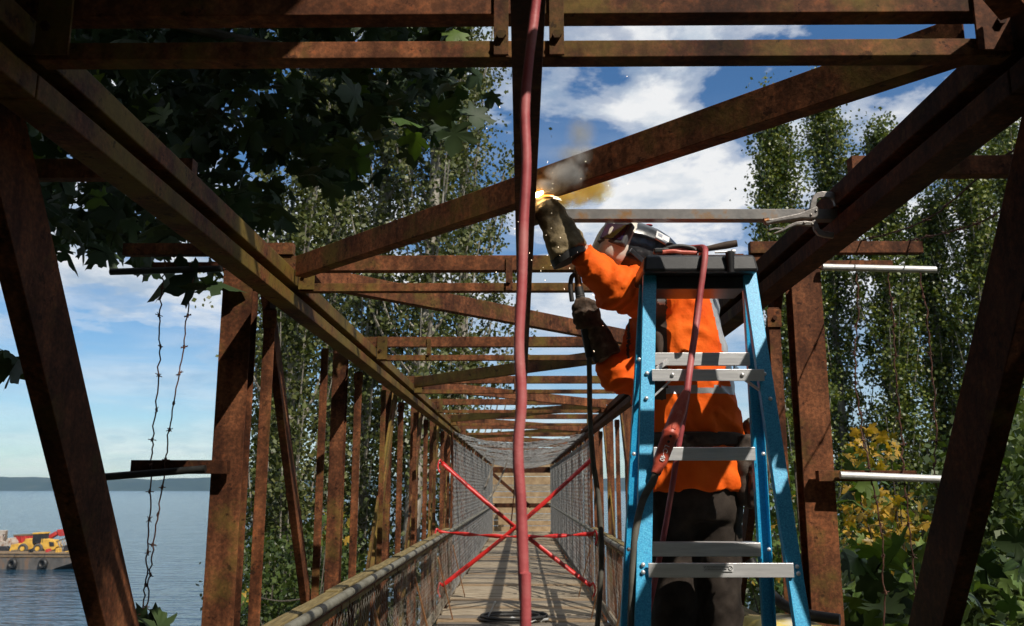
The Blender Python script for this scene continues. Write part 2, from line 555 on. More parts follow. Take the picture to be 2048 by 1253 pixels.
def shade(me, angle=40):
    me.polygons.foreach_set('use_smooth', [True] * len(me.polygons))
    try:
        me.set_sharp_from_angle(angle=R(angle))
    except Exception:
        pass


def world_at(o):
    """Where an object's own origin stands (nothing here is turned above the leaf level)."""
    p = Vector(o.location)
    if o.parent:
        p += world_at(o.parent) + o.matrix_parent_inverse.translation
    return p


def link(name, me, mat, parent=None, bevel=0.0, label=None):
    o = bpy.data.objects.new(name, me)
    if mat and not me.materials:
        me.materials.append(MAT[mat])
    COL.objects.link(o)
    if parent:
        o.parent = parent
        o.matrix_parent_inverse = Matrix.Translation(-world_at(parent))
    if bevel:
        b = o.modifiers.new('bevel', 'BEVEL')
        b.width = bevel
        b.segments = 2
        b.limit_method = 'ANGLE'
    if label:
        o['label'] = label
    return o


def thing(name, label, cat, loc=(0, 0, 0), group=None):
    o = bpy.data.objects.new(name, None)
    o.empty_display_size = .1
    COL.objects.link(o)
    o.location = loc
    return tag(o, label, cat, group)


def tag(o, label=None, cat=None, group=None, kind=None):
    for k, v in (('label', label), ('category', cat), ('group', group), ('kind', kind)):
        if v:
            o[k] = v
    return o


def dup(src, parent, shift=(0, 0, 0), mirror=False):
    """A copy of a part that shares its mesh, moved by shift."""
    c = src.copy()
    COL.objects.link(c)
    c.parent = parent
    c.location = Vector(src.location) + Vector(shift)
    return c


def array_mesh(name, verts, faces, mat):
    """Fast mesh from numpy arrays: verts (n,3), faces (m,k)."""
    me = bpy.data.meshes.new(name)
    nv, nf, k = len(verts), len(faces), faces.shape[1]
    me.vertices.add(nv)
    me.vertices.foreach_set('co', np.ascontiguousarray(verts, np.float32).ravel())
    me.loops.add(nf * k)
    me.loops.foreach_set('vertex_index', np.ascontiguousarray(faces, np.int32).ravel())
    me.polygons.add(nf)
    me.polygons.foreach_set('loop_start', np.arange(0, nf * k, k, dtype=np.int32))
    me.polygons.foreach_set('loop_total', np.full(nf, k, np.int32))
    me.update(calc_edges=True)
    me.materials.append(MAT[mat])
    return me


TMP = bpy.data.scenes.new('workbench')


def baked(o, name):
    """The mesh an object becomes, worked out in a scene of its own."""
    TMP.collection.objects.link(o)
    with bpy.context.temp_override(scene=TMP, view_layer=TMP.view_layers[0]):
        dg = bpy.context.evaluated_depsgraph_get()
        out = bpy.data.meshes.new_from_object(o.evaluated_get(dg))
    bpy.data.objects.remove(o)
    out.name = name
    return out


def remesh(mb, voxel, smooth_it=4, subdiv=0, name='body'):
    """Several closed shapes fused into one continuous surface."""
    me = mb.mesh(name)
    o = bpy.data.objects.new('tmp', me)
    m = o.modifiers.new('r', 'REMESH')
    m.mode = 'VOXEL'
    m.voxel_size = voxel
    if smooth_it:
        s = o.modifiers.new('s', 'SMOOTH')
        s.factor = .5
        s.iterations = smooth_it
    out = baked(o, name)
    shade(out, 180)
    return out


def displace(me, fn):
    """Move each vertex along its normal by fn(co)."""
    n = len(me.vertices)
    co, nr = np.empty(n * 3, np.float32), np.empty(n * 3, np.float32)
    me.vertices.foreach_get('co', co)
    me.vertices.foreach_get('normal', nr)
    co, nr = co.reshape(n, 3), nr.reshape(n, 3)
    d = np.array([fn(Vector(c)) for c in co.tolist()], np.float32)
    me.vertices.foreach_set('co', (co + nr * d[:, None]).ravel())
    me.update()


def text_mesh(s, size, name='lettering'):
    """Flat lettering centred on the origin in the XY plane."""
    cu = bpy.data.curves.new(name, 'FONT')
    cu.body = s
    cu.size = size
    cu.align_x = 'CENTER'
    cu.align_y = 'CENTER'
    cu.extrude = 0.0004
    cu.resolution_u = 2
    return baked(bpy.data.objects.new('tmp', cu), name)


def place_text(s, size, mat, parent, c, right, up, name='lettering'):
    me = text_mesh(s, size, name)
    right, up = Vector(right).normalized(), Vector(up)
    nrm = right.cross(up).normalized()
    up = nrm.cross(right)
    c = Vector(c)
    for v in me.vertices:
        x, y, z = v.co
        v.co = c + right * x + up * y + nrm * z
    me.materials.clear()
    return link(name, me, mat, parent)


def curve_pts(pts, per=8):
    """Catmull-Rom through the points."""
    pts = [Vector(p) for p in pts]
    q = [pts[0] * 2 - pts[1]] + pts + [pts[-1] * 2 - pts[-2]]
    out = []
    for i in range(1, len(q) - 2):
        a, b, c, d = q[i - 1:i + 3]
        for k in range(per):
            t = k / per
            out.append(.5 * ((2 * b) + (c - a) * t + (2 * a - 5 * b + 4 * c - d) * t * t + (3 * b - a - 3 * c + d) * t ** 3))
    out.append(pts[-1])
    return out

# ================================================================== THE SETTING
WATER_Z = -12.3


def ground_z(x, y):
    d = y + 0.12 * abs(x)
    base = -2.4 - 0.23 * max(0.0, d + 2)
    if y < -2:
        base = -2.4 + 0.42 * min(34, -2 - y) - (.42 * 5 * math.exp(-(x / 4.0) ** 2) if y < -6 else 0)  # unseen bank added behind the viewer to block low sky light
    base += 0.35 * noise.noise(Vector((x * .12, y * .12, 0))) + .1 * noise.noise(Vector((x * .5, y * .5, 3)))
    return max(base, WATER_Z - 4)


def build_setting():
    # ground: one sheet sloping down to the shore
    xs = np.concatenate([np.linspace(-400, -40, 19), np.linspace(-36, 36, 49), np.linspace(40, 400, 19)])
    ys = np.concatenate([np.linspace(-300, -30, 10), np.linspace(-26, 60, 60)])
    V = np.array([(x, y, ground_z(x, y)) for y in ys for x in xs])
    nx = len(xs)
    Fq = np.array([(j * nx + i, j * nx + i + 1, (j + 1) * nx + i + 1, (j + 1) * nx + i)
                   for j in range(len(ys) - 1) for i in range(nx - 1)])
    g = link('ground', array_mesh('ground', V, Fq, 'ground_earth'), None)
    tag(g, 'earth slope falling to the shore below the footbridge', 'ground', kind='structure')
    # water
    me = MB().add([(-4900, 20, WATER_Z), (4900, 20, WATER_Z), (4900, 6100, WATER_Z), (-4900, 6100, WATER_Z)], [(0, 1, 2, 3)]).mesh('water')
    tag(link('water', me, 'water'), 'calm blue sound stretching to the far shore', 'water', kind='structure')
    # far wooded shore
    D = 4300.0
    vs, fs = [], []
    n = 260
    for i in range(n + 1):
        x = -4600 + 9200 * i / n
        h = 52 + 16 * noise.noise(Vector((x * .0011, 2.2, 0))) + 9 * noise.noise(Vector((x * .006, 0, 1))) + 4.5 * noise.noise(Vector((x * .03, 0, 5))) + 3 * noise.noise(Vector((x * .09, 0, 7)))
        for (dy, hh) in ((0, WATER_Z - 1), (30, WATER_Z + 5), (160, h * .55), (420, h), (900, h * .8), (1500, WATER_Z)):
            vs.append((x, D + dy, hh))
    for i in range(n):
        for k in range(5):
            fs.append((i * 6 + k, (i + 1) * 6 + k, (i + 1) * 6 + k + 1, i * 6 + k + 1))
    tag(MB().add(vs, fs).build('far_shore', 'far_forest', smooth=True), 'low wooded hills along the far shore', 'hills', kind='structure')
    # the air over the sound
    m, w = new_mat('haze')
    out = w.n('ShaderNodeOutputMaterial')
    pv = w.n('ShaderNodeVolumePrincipled')
    pv.inputs['Color'].default_value = (.50, .74, 1.0, 1)
    pv.inputs['Density'].default_value = 0.000062
    pv.inputs['Anisotropy'].default_value = 0.0
    w.l(pv.outputs[0], out.inputs['Volume'])
    hz = MB().box((0, 2900, 38), (9990, 6600, 114)).build('haze', 'haze')
    tag(hz, 'thin bluish air over the water', 'haze', kind='stuff')


build_setting()

# ================================================================== THE FOOTBRIDGE
FY = [1.93 + 2.485 * k for k in range(-1, 14)]       # panel points along the bridge
BR = thing('footbridge', 'rusty steel truss footbridge with weathered plank deck and wire mesh sides', 'footbridge')
ZTOP, ZBOT = 2.74, -0.8
XI, XO = 1.13, 1.228


def build_truss():
    # top and bottom chords, a channel with two raised bands towards the walkway
    for s, mt in ((-1, 'rust_mossy'), (1, 'rust_dark_shaded')):
        prof = [(s * XO, 2.56), (s * XI, 2.56), (s * XI, 2.622), (s * 1.185, 2.622), (s * 1.185, 2.668), (s * XI, 2.668), (s * XI, ZTOP), (s * XO, ZTOP)]
        for a, b in ((-2.4, 1.93), (1.93, 9.385), (9.385, 18), (18, 34.2)):
            MB().sweep(prof, (0, a + .002, 0), (0, b - .002, 0), Vector((1, 0, 0)), Vector((0, 0, 1))).build('top_chord', mt, BR, bevel=.004)
        MB().box((s * 1.22, 16, ZBOT), (.16, 37, .2)).build('bottom_chord', 'rust', BR)
    # longitudinal stringer hung under the cross beams
    MB().box((.014, 3.6, 2.60), (.066, 12.0, .082)).build('stringer', 'rust_dark_shaded', BR, bevel=.003)
    beam = tie = None
    for k, y in enumerate(FY):
        # cross beams: a deep upper channel and a small lower angle
        half = 1.46
        me_prof = [(-.03, 2.752), (.03, 2.752), (.03, 2.762), (-.018, 2.762), (-.018, 2.82), (.03, 2.82), (.03, 2.83), (-.03, 2.83)]
        mt = 'rust_part_mossy' if k in (2,) else 'rust'
        if beam is None:
            beam = MB().sweep(me_prof, (-half, 0, 0), (half, 0, 0), Vector((0, 1, 0)), Vector((0, 0, 1))).build('cross_beam', 'rust', BR, bevel=.002)
            beam.location.y = y
            tp = [(-.026, 2.645), (.026, 2.645), (.026, 2.653), (-.016, 2.653), (-.016, 2.687), (-.026, 2.687)]
            tie = MB().sweep(tp, (-XI + .003, 0, 0), (XI - .003, 0, 0), Vector((0, 1, 0)), Vector((0, 0, 1))).build('tie_angle', 'rust_part_mossy', BR, bevel=.002)
            tie.location.y = y
        else:
            c = dup(beam, BR)
            c.location.y = y
            c = dup(tie, BR)
            c.location.y = y
        # gusset plates at the ends and in the middle with a bolt each
        for s in (-1, 1):
            gp = MB().box((s * 1.085, y - .036, 2.742), (.08, .008, .18)).build('gusset_plate', 'rust_mossy' if s < 0 else 'rust', BR, bevel=.001)
            if k < 8:
                MB().tube([(s * 1.10, y - .052, 2.72), (s * 1.10, y - .040, 2.72)], .011, 6).build('bolt', 'rust_dark_shaded', gp)
        if k < 8:
            for xx in ((-.045, .083) if k < 2 else (-.06,) if k != 3 else (-.72, .0)):
                gp = MB().box((xx, y - .036, 2.73), (.034, .008, .17)).build('hanger_plate', 'rust_mossy' if xx < -.5 else 'rust', BR, bevel=.001)
                if k < 5:
                    MB().tube([(xx, y - .052, 2.69), (xx, y - .040, 2.69)], .011, 6).build('bolt', 'rust_dark_shaded', gp)
    # lateral braces zig-zag in the top plane
    for k in range(len(FY) - 1):
        s = 1 if k % 2 == 1 else -1                    # frame1 right -> frame2 left
        a = Vector((s * (XI - .03), FY[k] + .10, 2.755))
        b = Vector((-s * (XI - .03), FY[k + 1] - .10, 2.755))
        d = (b - a).normalized()
        side = d.cross(Vector((0, 0, 1))).normalized()
        if side.y > 0:
            side = -side
        pr = [(.03, -.055), (.03, .05), (.022, .05), (.022, -.047), (-.03, -.047), (-.03, -.055)]
        MB().sweep(pr, a, b, side, Vector((0, 0, 1))).build('lateral_brace', 'rust_part_mossy' if k == 1 else 'rust_mossy' if k % 2 else 'rust', BR, bevel=.002)
    # posts, inner hangers, diagonals
    post = [None, None]
    hang = [None, None]
    for k, y in enumerate(FY):
        for q, s in enumerate((-1, 1)):
            if post[q] is None:
                x0, x1, t, w = s * 1.352, s * 1.502, .012, .055
                prof = [(x0, -w), (x1, -w), (x1, -w + t), ((x0 + x1) / 2 + s * .006, -w + t), ((x0 + x1) / 2 + s * .006, w - t), (x1, w - t), (x1, w), (x0, w), (x0, w - t),
                        ((x0 + x1) / 2 - s * .006, w - t), ((x0 + x1) / 2 - s * .006, -w + t), (x0, -w + t)]
                post[q] = MB().sweep(prof, (0, 0, ZBOT - .1), (0, 0, 2.748), Vector((1, 0, 0)), Vector((0, 1, 0))).build('post', 'rust', BR, bevel=.002)
                h = [(s * 1.292, -.03), (s * 1.235, -.03), (s * 1.235, -.022), (s * 1.284, -.022), (s * 1.284, .03), (s * 1.292, .03)]
                hang[q] = MB().sweep(h, (0, 0, ZBOT + .1), (0, 0, 2.556), Vector((1, 0, 0)), Vector((0, 1, 0))).build('hanger', 'rust', BR, bevel=.002)
                post[q].location.y = hang[q].location.y = y
            elif k == 3:
                x0, x1, t, w = s * 1.36, s * 1.465, .010, .05
                xm = (x0 + x1) / 2
                prof = [(x0, -w), (x1, -w), (x1, -w + t), (xm + s * .005, -w + t), (xm + s * .005, w - t), (x1, w - t), (x1, w), (x0, w), (x0, w - t), (xm - s * .005, w - t), (xm - s * .005, -w + t), (x0, -w + t)]
                post[q] = MB().sweep(prof, (0, 0, ZBOT - .1), (0, 0, 2.748), Vector((1, 0, 0)), Vector((0, 1, 0))).build('post', 'rust', BR, bevel=.002)
                post[q].location.y = y
                dup(hang[q], BR).location.y = y
            else:
                dup(post[q], BR).location.y = y
                dup(hang[q], BR).location.y = y
            if k < 9:
                cp = MB().box((s * 1.262, y - .036, 2.50), (.07, .008, .09)).build('clip_plate', 'rust', BR, bevel=.001)
                MB().tube([(s * 1.262, y - .050, 2.50), (s * 1.262, y - .040, 2.50)], .012, 6).build('bolt', 'rust_dark_shaded', cp)
            if k < len(FY) - 1:
                ya, yb = (y, FY[k + 1]) if y < 6.5 else (FY[k + 1], y)
                e = .06 if ya < yb else -.06
                MB().bar((s * 1.318, ya + e, 2.70), (s * 1.318, yb - e, ZBOT + .1), 
                         .058 if y < 3 else .042, .19 if y < 3 else .10,
                         up=(0, 1, 0)).build('diagonal', ('rust_mossy' if y > 6 else 'rust') if s < 0 else 'rust_dark_shaded', BR, bevel=.003)
            # slim counter braces and mid-panel hangers of the far panels
            if 2 <= k < len(FY) - 1:
                ym = (y + FY[k + 1]) / 2
                MB().bar((s * 1.262, ym, 2.55), (s * 1.262, ym, ZBOT + .1), .045, .02, up=(0, 1, 0)).build('sub_hanger', 'rust_part_mossy' if k % 2 else 'rust', BR, bevel=.001)
                if k >= 3:
                    MB().bar((s * 1.285, FY[k + 1] - .35, 2.60), (s * 1.285, y + .10, .2), .02, .07, up=(0, 1, 0)).build('counter_brace', 'rust_mossy' if k % 2 else 'rust_part_mossy', BR, bevel=.001)
    # outrigger arms with the pipes that carry the barbed wire
    for s in (-1, 1):
        def arm(nm, x0, x1, y, z0, z1, mt='rust', w=.05):
            MB().box((s * (x0 + x1) / 2, y, (z0 + z1) / 2), (x1 - x0, w, z1 - z0)).build(nm, mt, BR, bevel=.002)
        arm('outrigger_arm', 1.16, 2.15, 3.0, 2.744, 2.815)
        arm('outrigger_arm', 1.16, 2.03, FY[2] - .02, 2.834, 2.895)
        arm('outrigger_arm', 1.47, 1.88, FY[2], 2.76, 2.80)
        arm('outrigger_arm', 1.40, 1.86, FY[2] - .11, 1.735 if s < 0 else 1.70, 1.80 if s < 0 else 1.75, 'rust_dark_shaded' if s < 0 else 'rust')
        pm = 'black_pipe' if s < 0 else 'galv_pipe'
        MB().tube([(s * 1.50, FY[2] - .09, 2.748), (s * 2.06, FY[2] - .09, 2.733)], .017, 10).build('wire_pipe', pm, BR, True)
        zz = 1.748 if s < 0 else 1.718
        MB().tube([(s * 1.49, FY[2] - .165, zz + .01), (s * (2.02 if s < 0 else 2.05), FY[2] - .165, zz - .02 * (s < 0) - .012)], .018, 10).build('wire_pipe', pm, BR, True)


build_truss()


mottled('weathered_wood_dark', [(.28, (.05, .04, .03)), (.5, (.15, .125, .095)), (.7, (.27, .23, .18))], 3.2, .85, 0, .6, 40, 8, stretch=(1.2, 14, 14), dist=.004)


def build_deck():
    dk = MB().box((-.75, 16, -.075), (.12, 37, .06)).build('deck', 'weathered_wood', BR)
    for xx in (0, .75):
        MB().box((xx, 16, -.0751), (.12, 37, .06)).build('joist', 'weathered_wood', BR)
    meshes = []
    for q in range(5):
        r = random.Random(q)
        w = (.255, .275, .29, .265, .285)[q]
        mb = MB().box((0, 0, -.022), (2.18 + r.uniform(-.02, .03), w, .042))
        me = mb.mesh('plank')
        me.materials.append(MAT[('weathered_wood', 'weathered_wood_warm', 'weathered_wood', 'weathered_wood_dark', 'weathered_wood')[q]])
        meshes.append((me, w))
    y = -2.4
    r = random.Random(3)
    k = 0
    while y < 35.6:
        me, w = meshes[r.randrange(5) if r.random() > .12 else 0]
        o = bpy.data.objects.new('plank', me)
        COL.objects.link(o)
        o.parent = dk
        gap = r.choice([.012, .02, .03]) if k % 4 else r.choice([.06, .085])
        o.location = (r.uniform(-.025, .025), y + w / 2, r.uniform(-.006, .006))
        o.rotation_euler = (r.uniform(-.008, .008), r.uniform(-.003, .003), r.uniform(-.006, .006))
        b = o.modifiers.new('bevel', 'BEVEL')
        b.width = .006
        b.segments = 2
        y += w + gap
        k += 1
    # toe boards on both sides
    for s in (-1, 1):
        MB().box((s * 1.115, 16.5, .07), (.03, 37, .13)).build('toe_board', 'weathered_wood', BR, bevel=.004)


build_deck()


def chain_link(width, height, pitch, r, sag=None, z_wave=.006):
    """Woven wire in the local YZ plane (or the XY plane when sag is given), three-sided wires."""
    nw = int(width / pitch)
    ns = int(height / pitch)
    rr = random.Random(9)
    V, Fq = [], []
    for i in range(nw):
        jit = [rr.uniform(-.12, .12) * pitch for _ in range(ns + 1)]
        pts = []
        for j in range(ns + 1):
            u = i * pitch + (pitch * .98 if (i + j) % 2 else 0.02 * pitch) + jit[j]
            v = j * pitch
            off = z_wave * (1 if j % 2 else -1) * .5
            pts.append((off, u, v))
        base = len(V)
        for (a, u, v) in pts:
            for q in range(3):
                t = 2 * math.pi * q / 3
                V.append((a + r * math.cos(t), u + r * math.sin(t), v))
        for j in range(ns):
            for q in range(3):
                q2 = (q + 1) % 3
                Fq.append((base + j * 3 + q, base + j * 3 + q2, base + j * 3 + 3 + q2, base + j * 3 + 3 + q))
    V = np.array(V)
    if sag is not None:
        # lay the sheet flat: u -> y, v -> x, sagging between its edges
        a, u, v = V[:, 0].copy(), V[:, 1].copy(), V[:, 2].copy()
        x = v - height / 2
        z = a - sag * np.cos(np.pi * x / height) * (.75 + .35 * np.sin(u * 1.9 + .4)) + .02 * np.sin(u * 7 + x * 3)
        V = np.stack([x, u, z], 1)
    return V, np.array(Fq)


def build_fence():
    PL = 2.485
    low = array_mesh('mesh_panel', *chain_link(PL, .93, .05, .0019), 'mesh_wire_dull')
    high = array_mesh('mesh_panel', *chain_link(PL, 2.42, .07, .0031), 'mesh_wire')
    for s in (-1, 1):
        for k, y in enumerate(FY[:-1]):
            tall = y > 14.0
            o = link('mesh_panel', high if tall else low, None, BR)
            o.location = (s * 1.085, y, .05)
            o['kind'] = 'stuff'
        # top wire rail of the low mesh, pipe handrail, tape wraps on the pipe
        MB().tube([(s * 1.086, -2.4, .985), (s * 1.086, 14.3, .985)], .008, 6).build('mesh_rail', 'rust', BR)
        pr = MB().tube([(s * 1.04, -2.4, 1.05), (s * 1.04, 34.1, 1.05)], .026, 12).build('handrail', 'pipe_grey', BR, True)
        for j in range(16):
            yy = 3.9 + j * .83 + RNG.uniform(-.1, .1)
            MB().tube([(s * 1.04, yy, 1.05), (s * 1.04, yy + .10, 1.05)], .0285, 12).build('tape_wrap', 'black_rubber', pr, True)
        # mossy timber behind the pipe in short boards
        y = -2.4
        rr = random.Random(4 + s)
        while y < 14:
            L = rr.choice([.45, .62, .9, 1.25])
            MB().box((s * 1.135, y + L / 2, 1.035 + rr.uniform(-.006, .006)), (.082, L - .012, .055)).build('rail_board', 'mossy_timber', BR, bevel=.005)
            y += L
        y = -2.4
        while y < 14:
            L = rr.choice([.62, .9, 1.25])
            MB().box((s * 1.117, y + L / 2, .955 + rr.uniform(-.006, .006)), (.04, L - .03, .035)).build('rail_board', 'mossy_timber', BR, bevel=.004)
            y += L
        # uprights that hold the mesh, and slanting knee braces to the deck
        for k, y in enumerate(FY):
            for dy in (0, 1.24):
                if y + dy < 34.5:
                    MB().box((s * 1.108, y + dy, .52 if y < 14 else 1.28), (.03, .035, .96 if y < 14 else 2.5)).build('mesh_upright', 'rust', BR, bevel=.002)
            if 4 < y < 15:
                MB().bar((s * 1.06, y - .2, .80), (s * .89, y + .16, .004), .012, .05, up=(0, 1, 0)).build('knee_brace', 'warm_bar', BR, bevel=.001)
    # mesh roof of the covered part, sagging between the sides
    V, Fq = chain_link(34.17 - 14.3, 2.16, .075, .0038, sag=.20)
    o = link('mesh_roof', array_mesh('mesh_roof', V, Fq, 'mesh_wire'), None, BR)
    o.location = (0, 14.35, 2.55)
    o['kind'] = 'stuff'
    # hoops along the top corners
    for s in (-1, 1):
        MB().tube([(s * 1.085, 14.35, 2.545), (s * 1.085, 34.1, 2.545)], .012, 8).build('mesh_rail', 'rust_dark_shaded', BR)
    # end gate
    ye = 34.35
    for zz, h in ((2.34, .22), (1.02, .16)):
        MB().box((0, ye, zz), (2.5, .1, h)).build('gate_beam', 'rust_dark_shaded', BR)
    for s in (-1, 1):
        MB().box((s * 1.2, ye, 1.15), (.1, .1, 2.7)).build('gate_post', 'rust_dark_shaded', BR)
    MB().bar((-1.1, ye - .08, 2.2), (.35, ye - .08, .95), .05, .12).build('gate_brace', 'rust_dark_shaded', BR)
    MB().bar((-.2, ye - .16, 2.25), (-.42, ye - .16, .1), .04, .05).build('gate_brace', 'rust_dark_shaded', BR)
    V, Fq = chain_link(2.2, 2.3, .085, .0055)
    V = V[:, [1, 0, 2]]
    V[:, 0] -= 1.1
    o = link('mesh_panel', array_mesh('mesh_panel', V, Fq, 'tan_board'), None, BR)
    o.location = (0, ye + .1, .1)
    o['kind'] = 'stuff'
    # trestle bent that carries the far end and one mid pier, both out of sight below
    for yy in (19.0, 34.3):
        for s in (-1, 1):
            MB().bar((s * 1.25, yy, -.9), (s * 1.9, yy, ground_z(0, yy) - 1), .22, .22, up=(0, 1, 0)).build('pier_leg', 'rust', BR)
        MB().box((0, yy, -.98), (3.0, .25, .2)).build('pier_cap', 'rust', BR)
    MB().box((0, -2.9, -2.2), (3.6, 1.0, 4.1)).build('abutment', 'weathered_wood', BR)


build_fence()


def build_landing():
    t = thing('landing', 'tan board barricade and landing behind the mesh gate at the far bridge end', 'barricade', (0, 36, -1))
    rr = random.Random(8)
    z = -.12
    k = 0
    while z < 2.75:
        h = (.30, .22, .26, .34)[k % 4]
        mt = ('tan_board', 'tan_board', 'weathered_wood', 'tan_board')[k % 4]
        MB().box((rr.uniform(-.03, .03), 36.6 + rr.uniform(-.01, .01), z + h / 2), (2.9, .05, h - .02)).build('board', mt, t, bevel=.004)
        z += h
        k += 1
    for s in (-1, 1):
        MB().box((s * 1.25, 36.72, -.6), (.16, .16, 6.4)).build('post', 'tan_board', t, bevel=.01)
    MB().box((-.82, 36.4, .45), (.22, .12, .62)).build('newel', 'tan_board', t, bevel=.01)
    MB().box((0, 35.9, -.10), (2.5, 1.3, .08)).build('landing_floor', 'weathered_wood', t)
    for s in (-1, 1):
        MB().bar((s * 1.2, 35.6, -.14), (s * 1.5, 35.6, ground_z(0, 36) - 1), .2, .2, up=(0, 1, 0)).build('leg', 'weathered_wood', t)
        MB().bar((s * 1.25, 36.72, -3.6), (s * 1.6, 36.9, ground_z(0, 37) - 1), .2, .2, up=(0, 1, 0)).build('leg', 'weathered_wood', t)


build_landing()


# ------------------------------------------------------------------ barbed wire
def barbed(pts, label, group=None, mt='barbed_rust', step=.13, seed=0):
    rr = random.Random(seed)
    line = curve_pts(pts, 10)
    line = [p + Vector((rr.uniform(-1, 1), rr.uniform(-1, 1), 0)) * .006 for p in line]
    o = MB().tube(line, .0036, 5).build('barbed_wire', mt, None)
    tag(o, label, 'barbed wire', group)
    mb = MB()
    acc = 0
    for a, b in zip(line, line[1:]):
        acc += (b - a).length
        if acc > step:
            acc = 0
            for q in range(2):
                d = Vector((rr.uniform(-1, 1), rr.uniform(-1, 1), rr.uniform(-.6, .6))).normalized() * .019
                mb.tube([b - d, b + d], .0022, 4)
            mb.tube([b - (b - a).normalized() * .009, b + (b - a).normalized() * .009], .0062, 5)
    if mb.v:
        k = mb.build('barbs', mt, o)
        k['kind'] = 'stuff'
    return o


Y2 = FY[2] - .09
barbed([P(330, 530, Y2), P(322, 600, Y2), P(318, 720, Y2), P(306, 880, Y2 - .03), P(302, 945, Y2 - .05), P(298, 1050, Y2 - .05), P(292, 1160, Y2 - .03), P(284, 1260, Y2)],
       'rusty barbed wire strand hanging straighter, left of the pair over the water', seed=1)
barbed([P(392, 530, Y2), P(380, 600, Y2), P(362, 720, Y2), P(338, 860, Y2 - .03), P(328, 945, Y2 - .05), P(314, 1050, Y2 - .05), P(300, 1150, Y2 - .03), P(288, 1260, Y2)],
       'barbed wire strand slanting in from the right, right of the pair over the water', seed=2)
rw = [('innermost of three barbed strands hanging from white pipe beside the right post', [(1712, 540), (1716, 620), (1710, 730), (1722, 850), (1742, 945), (1764, 1080), (1770, 1260)]),
      ('middle of three barbed strands hanging from white pipe before the poplars', [(1776, 540), (1786, 640), (1792, 760), (1804, 880), (1806, 945), (1822, 1080), (1836, 1260)]),
      ('outermost of three barbed strands hanging from white pipe, bending behind the dark diagonal', [(1838, 542), (1852, 620), (1862, 720), (1872, 860), (1870, 945), (1884, 1010), (1894, 1080), (1886, 1160)])]
for i, (lb, q) in enumerate(rw):
    barbed([P(a, b, Y2 - (.06 if b > 900 else 0)) for a, b in q], lb, seed=5 + i)
for i, (xx, lb) in enumerate(((1.72, 'upper barbed wire strand running between the two right outrigger arms'), (1.97, 'outer barbed wire strand running between the two right outrigger arms'))):
    barbed([(xx + .02, 2.0, 2.87), (xx, 3.0, 2.825), (xx + .02, 3.7, 2.80), (xx, FY[2] - .02, 2.90)], lb, seed=20 + i)


def proj(p):
    d = Vector(p) - CO
    f = d.dot(CF)
    return 1024 + F_PX * d.dot(CR) / f, 626.5 - F_PX * d.dot(CU) / f


def on_line(a, b, py):
    """Point of the line a-b that is seen at height py."""
    lo, hi = -1.0, 3.0
    for _ in range(50):
        m = (lo + hi) / 2
        if proj(a.lerp(b, m))[1] < py:
            lo = m
        else:
            hi = m
    return a.lerp(b, (lo + hi) / 2)


def to_z(a, b, z):
    t = (z - a.z) / (b.z - a.z)
    return a + (b - a) * t


def torus(mb, c, axis, R0, r0, n=24, k=10, squash=1.0):
    c, ax = Vector(c), Vector(axis).normalized()
    s = ax.orthogonal().normalized()
    u = ax.cross(s)
    vs, fs = [], []
    for i in range(n):
        a = 2 * math.pi * i / n
        d = s * math.cos(a) + u * math.sin(a)
        for j in range(k):
            b = 2 * math.pi * j / k
            vs.append(c + d * (R0 + r0 * math.cos(b)) + ax * (r0 * squash * math.sin(b)))
    for i in range(n):
        for j in range(k):
            fs.append((i * k + j, ((i + 1) % n) * k + j, ((i + 1) % n) * k + (j + 1) % k, i * k + (j + 1) % k))
    return mb.add(vs, fs)


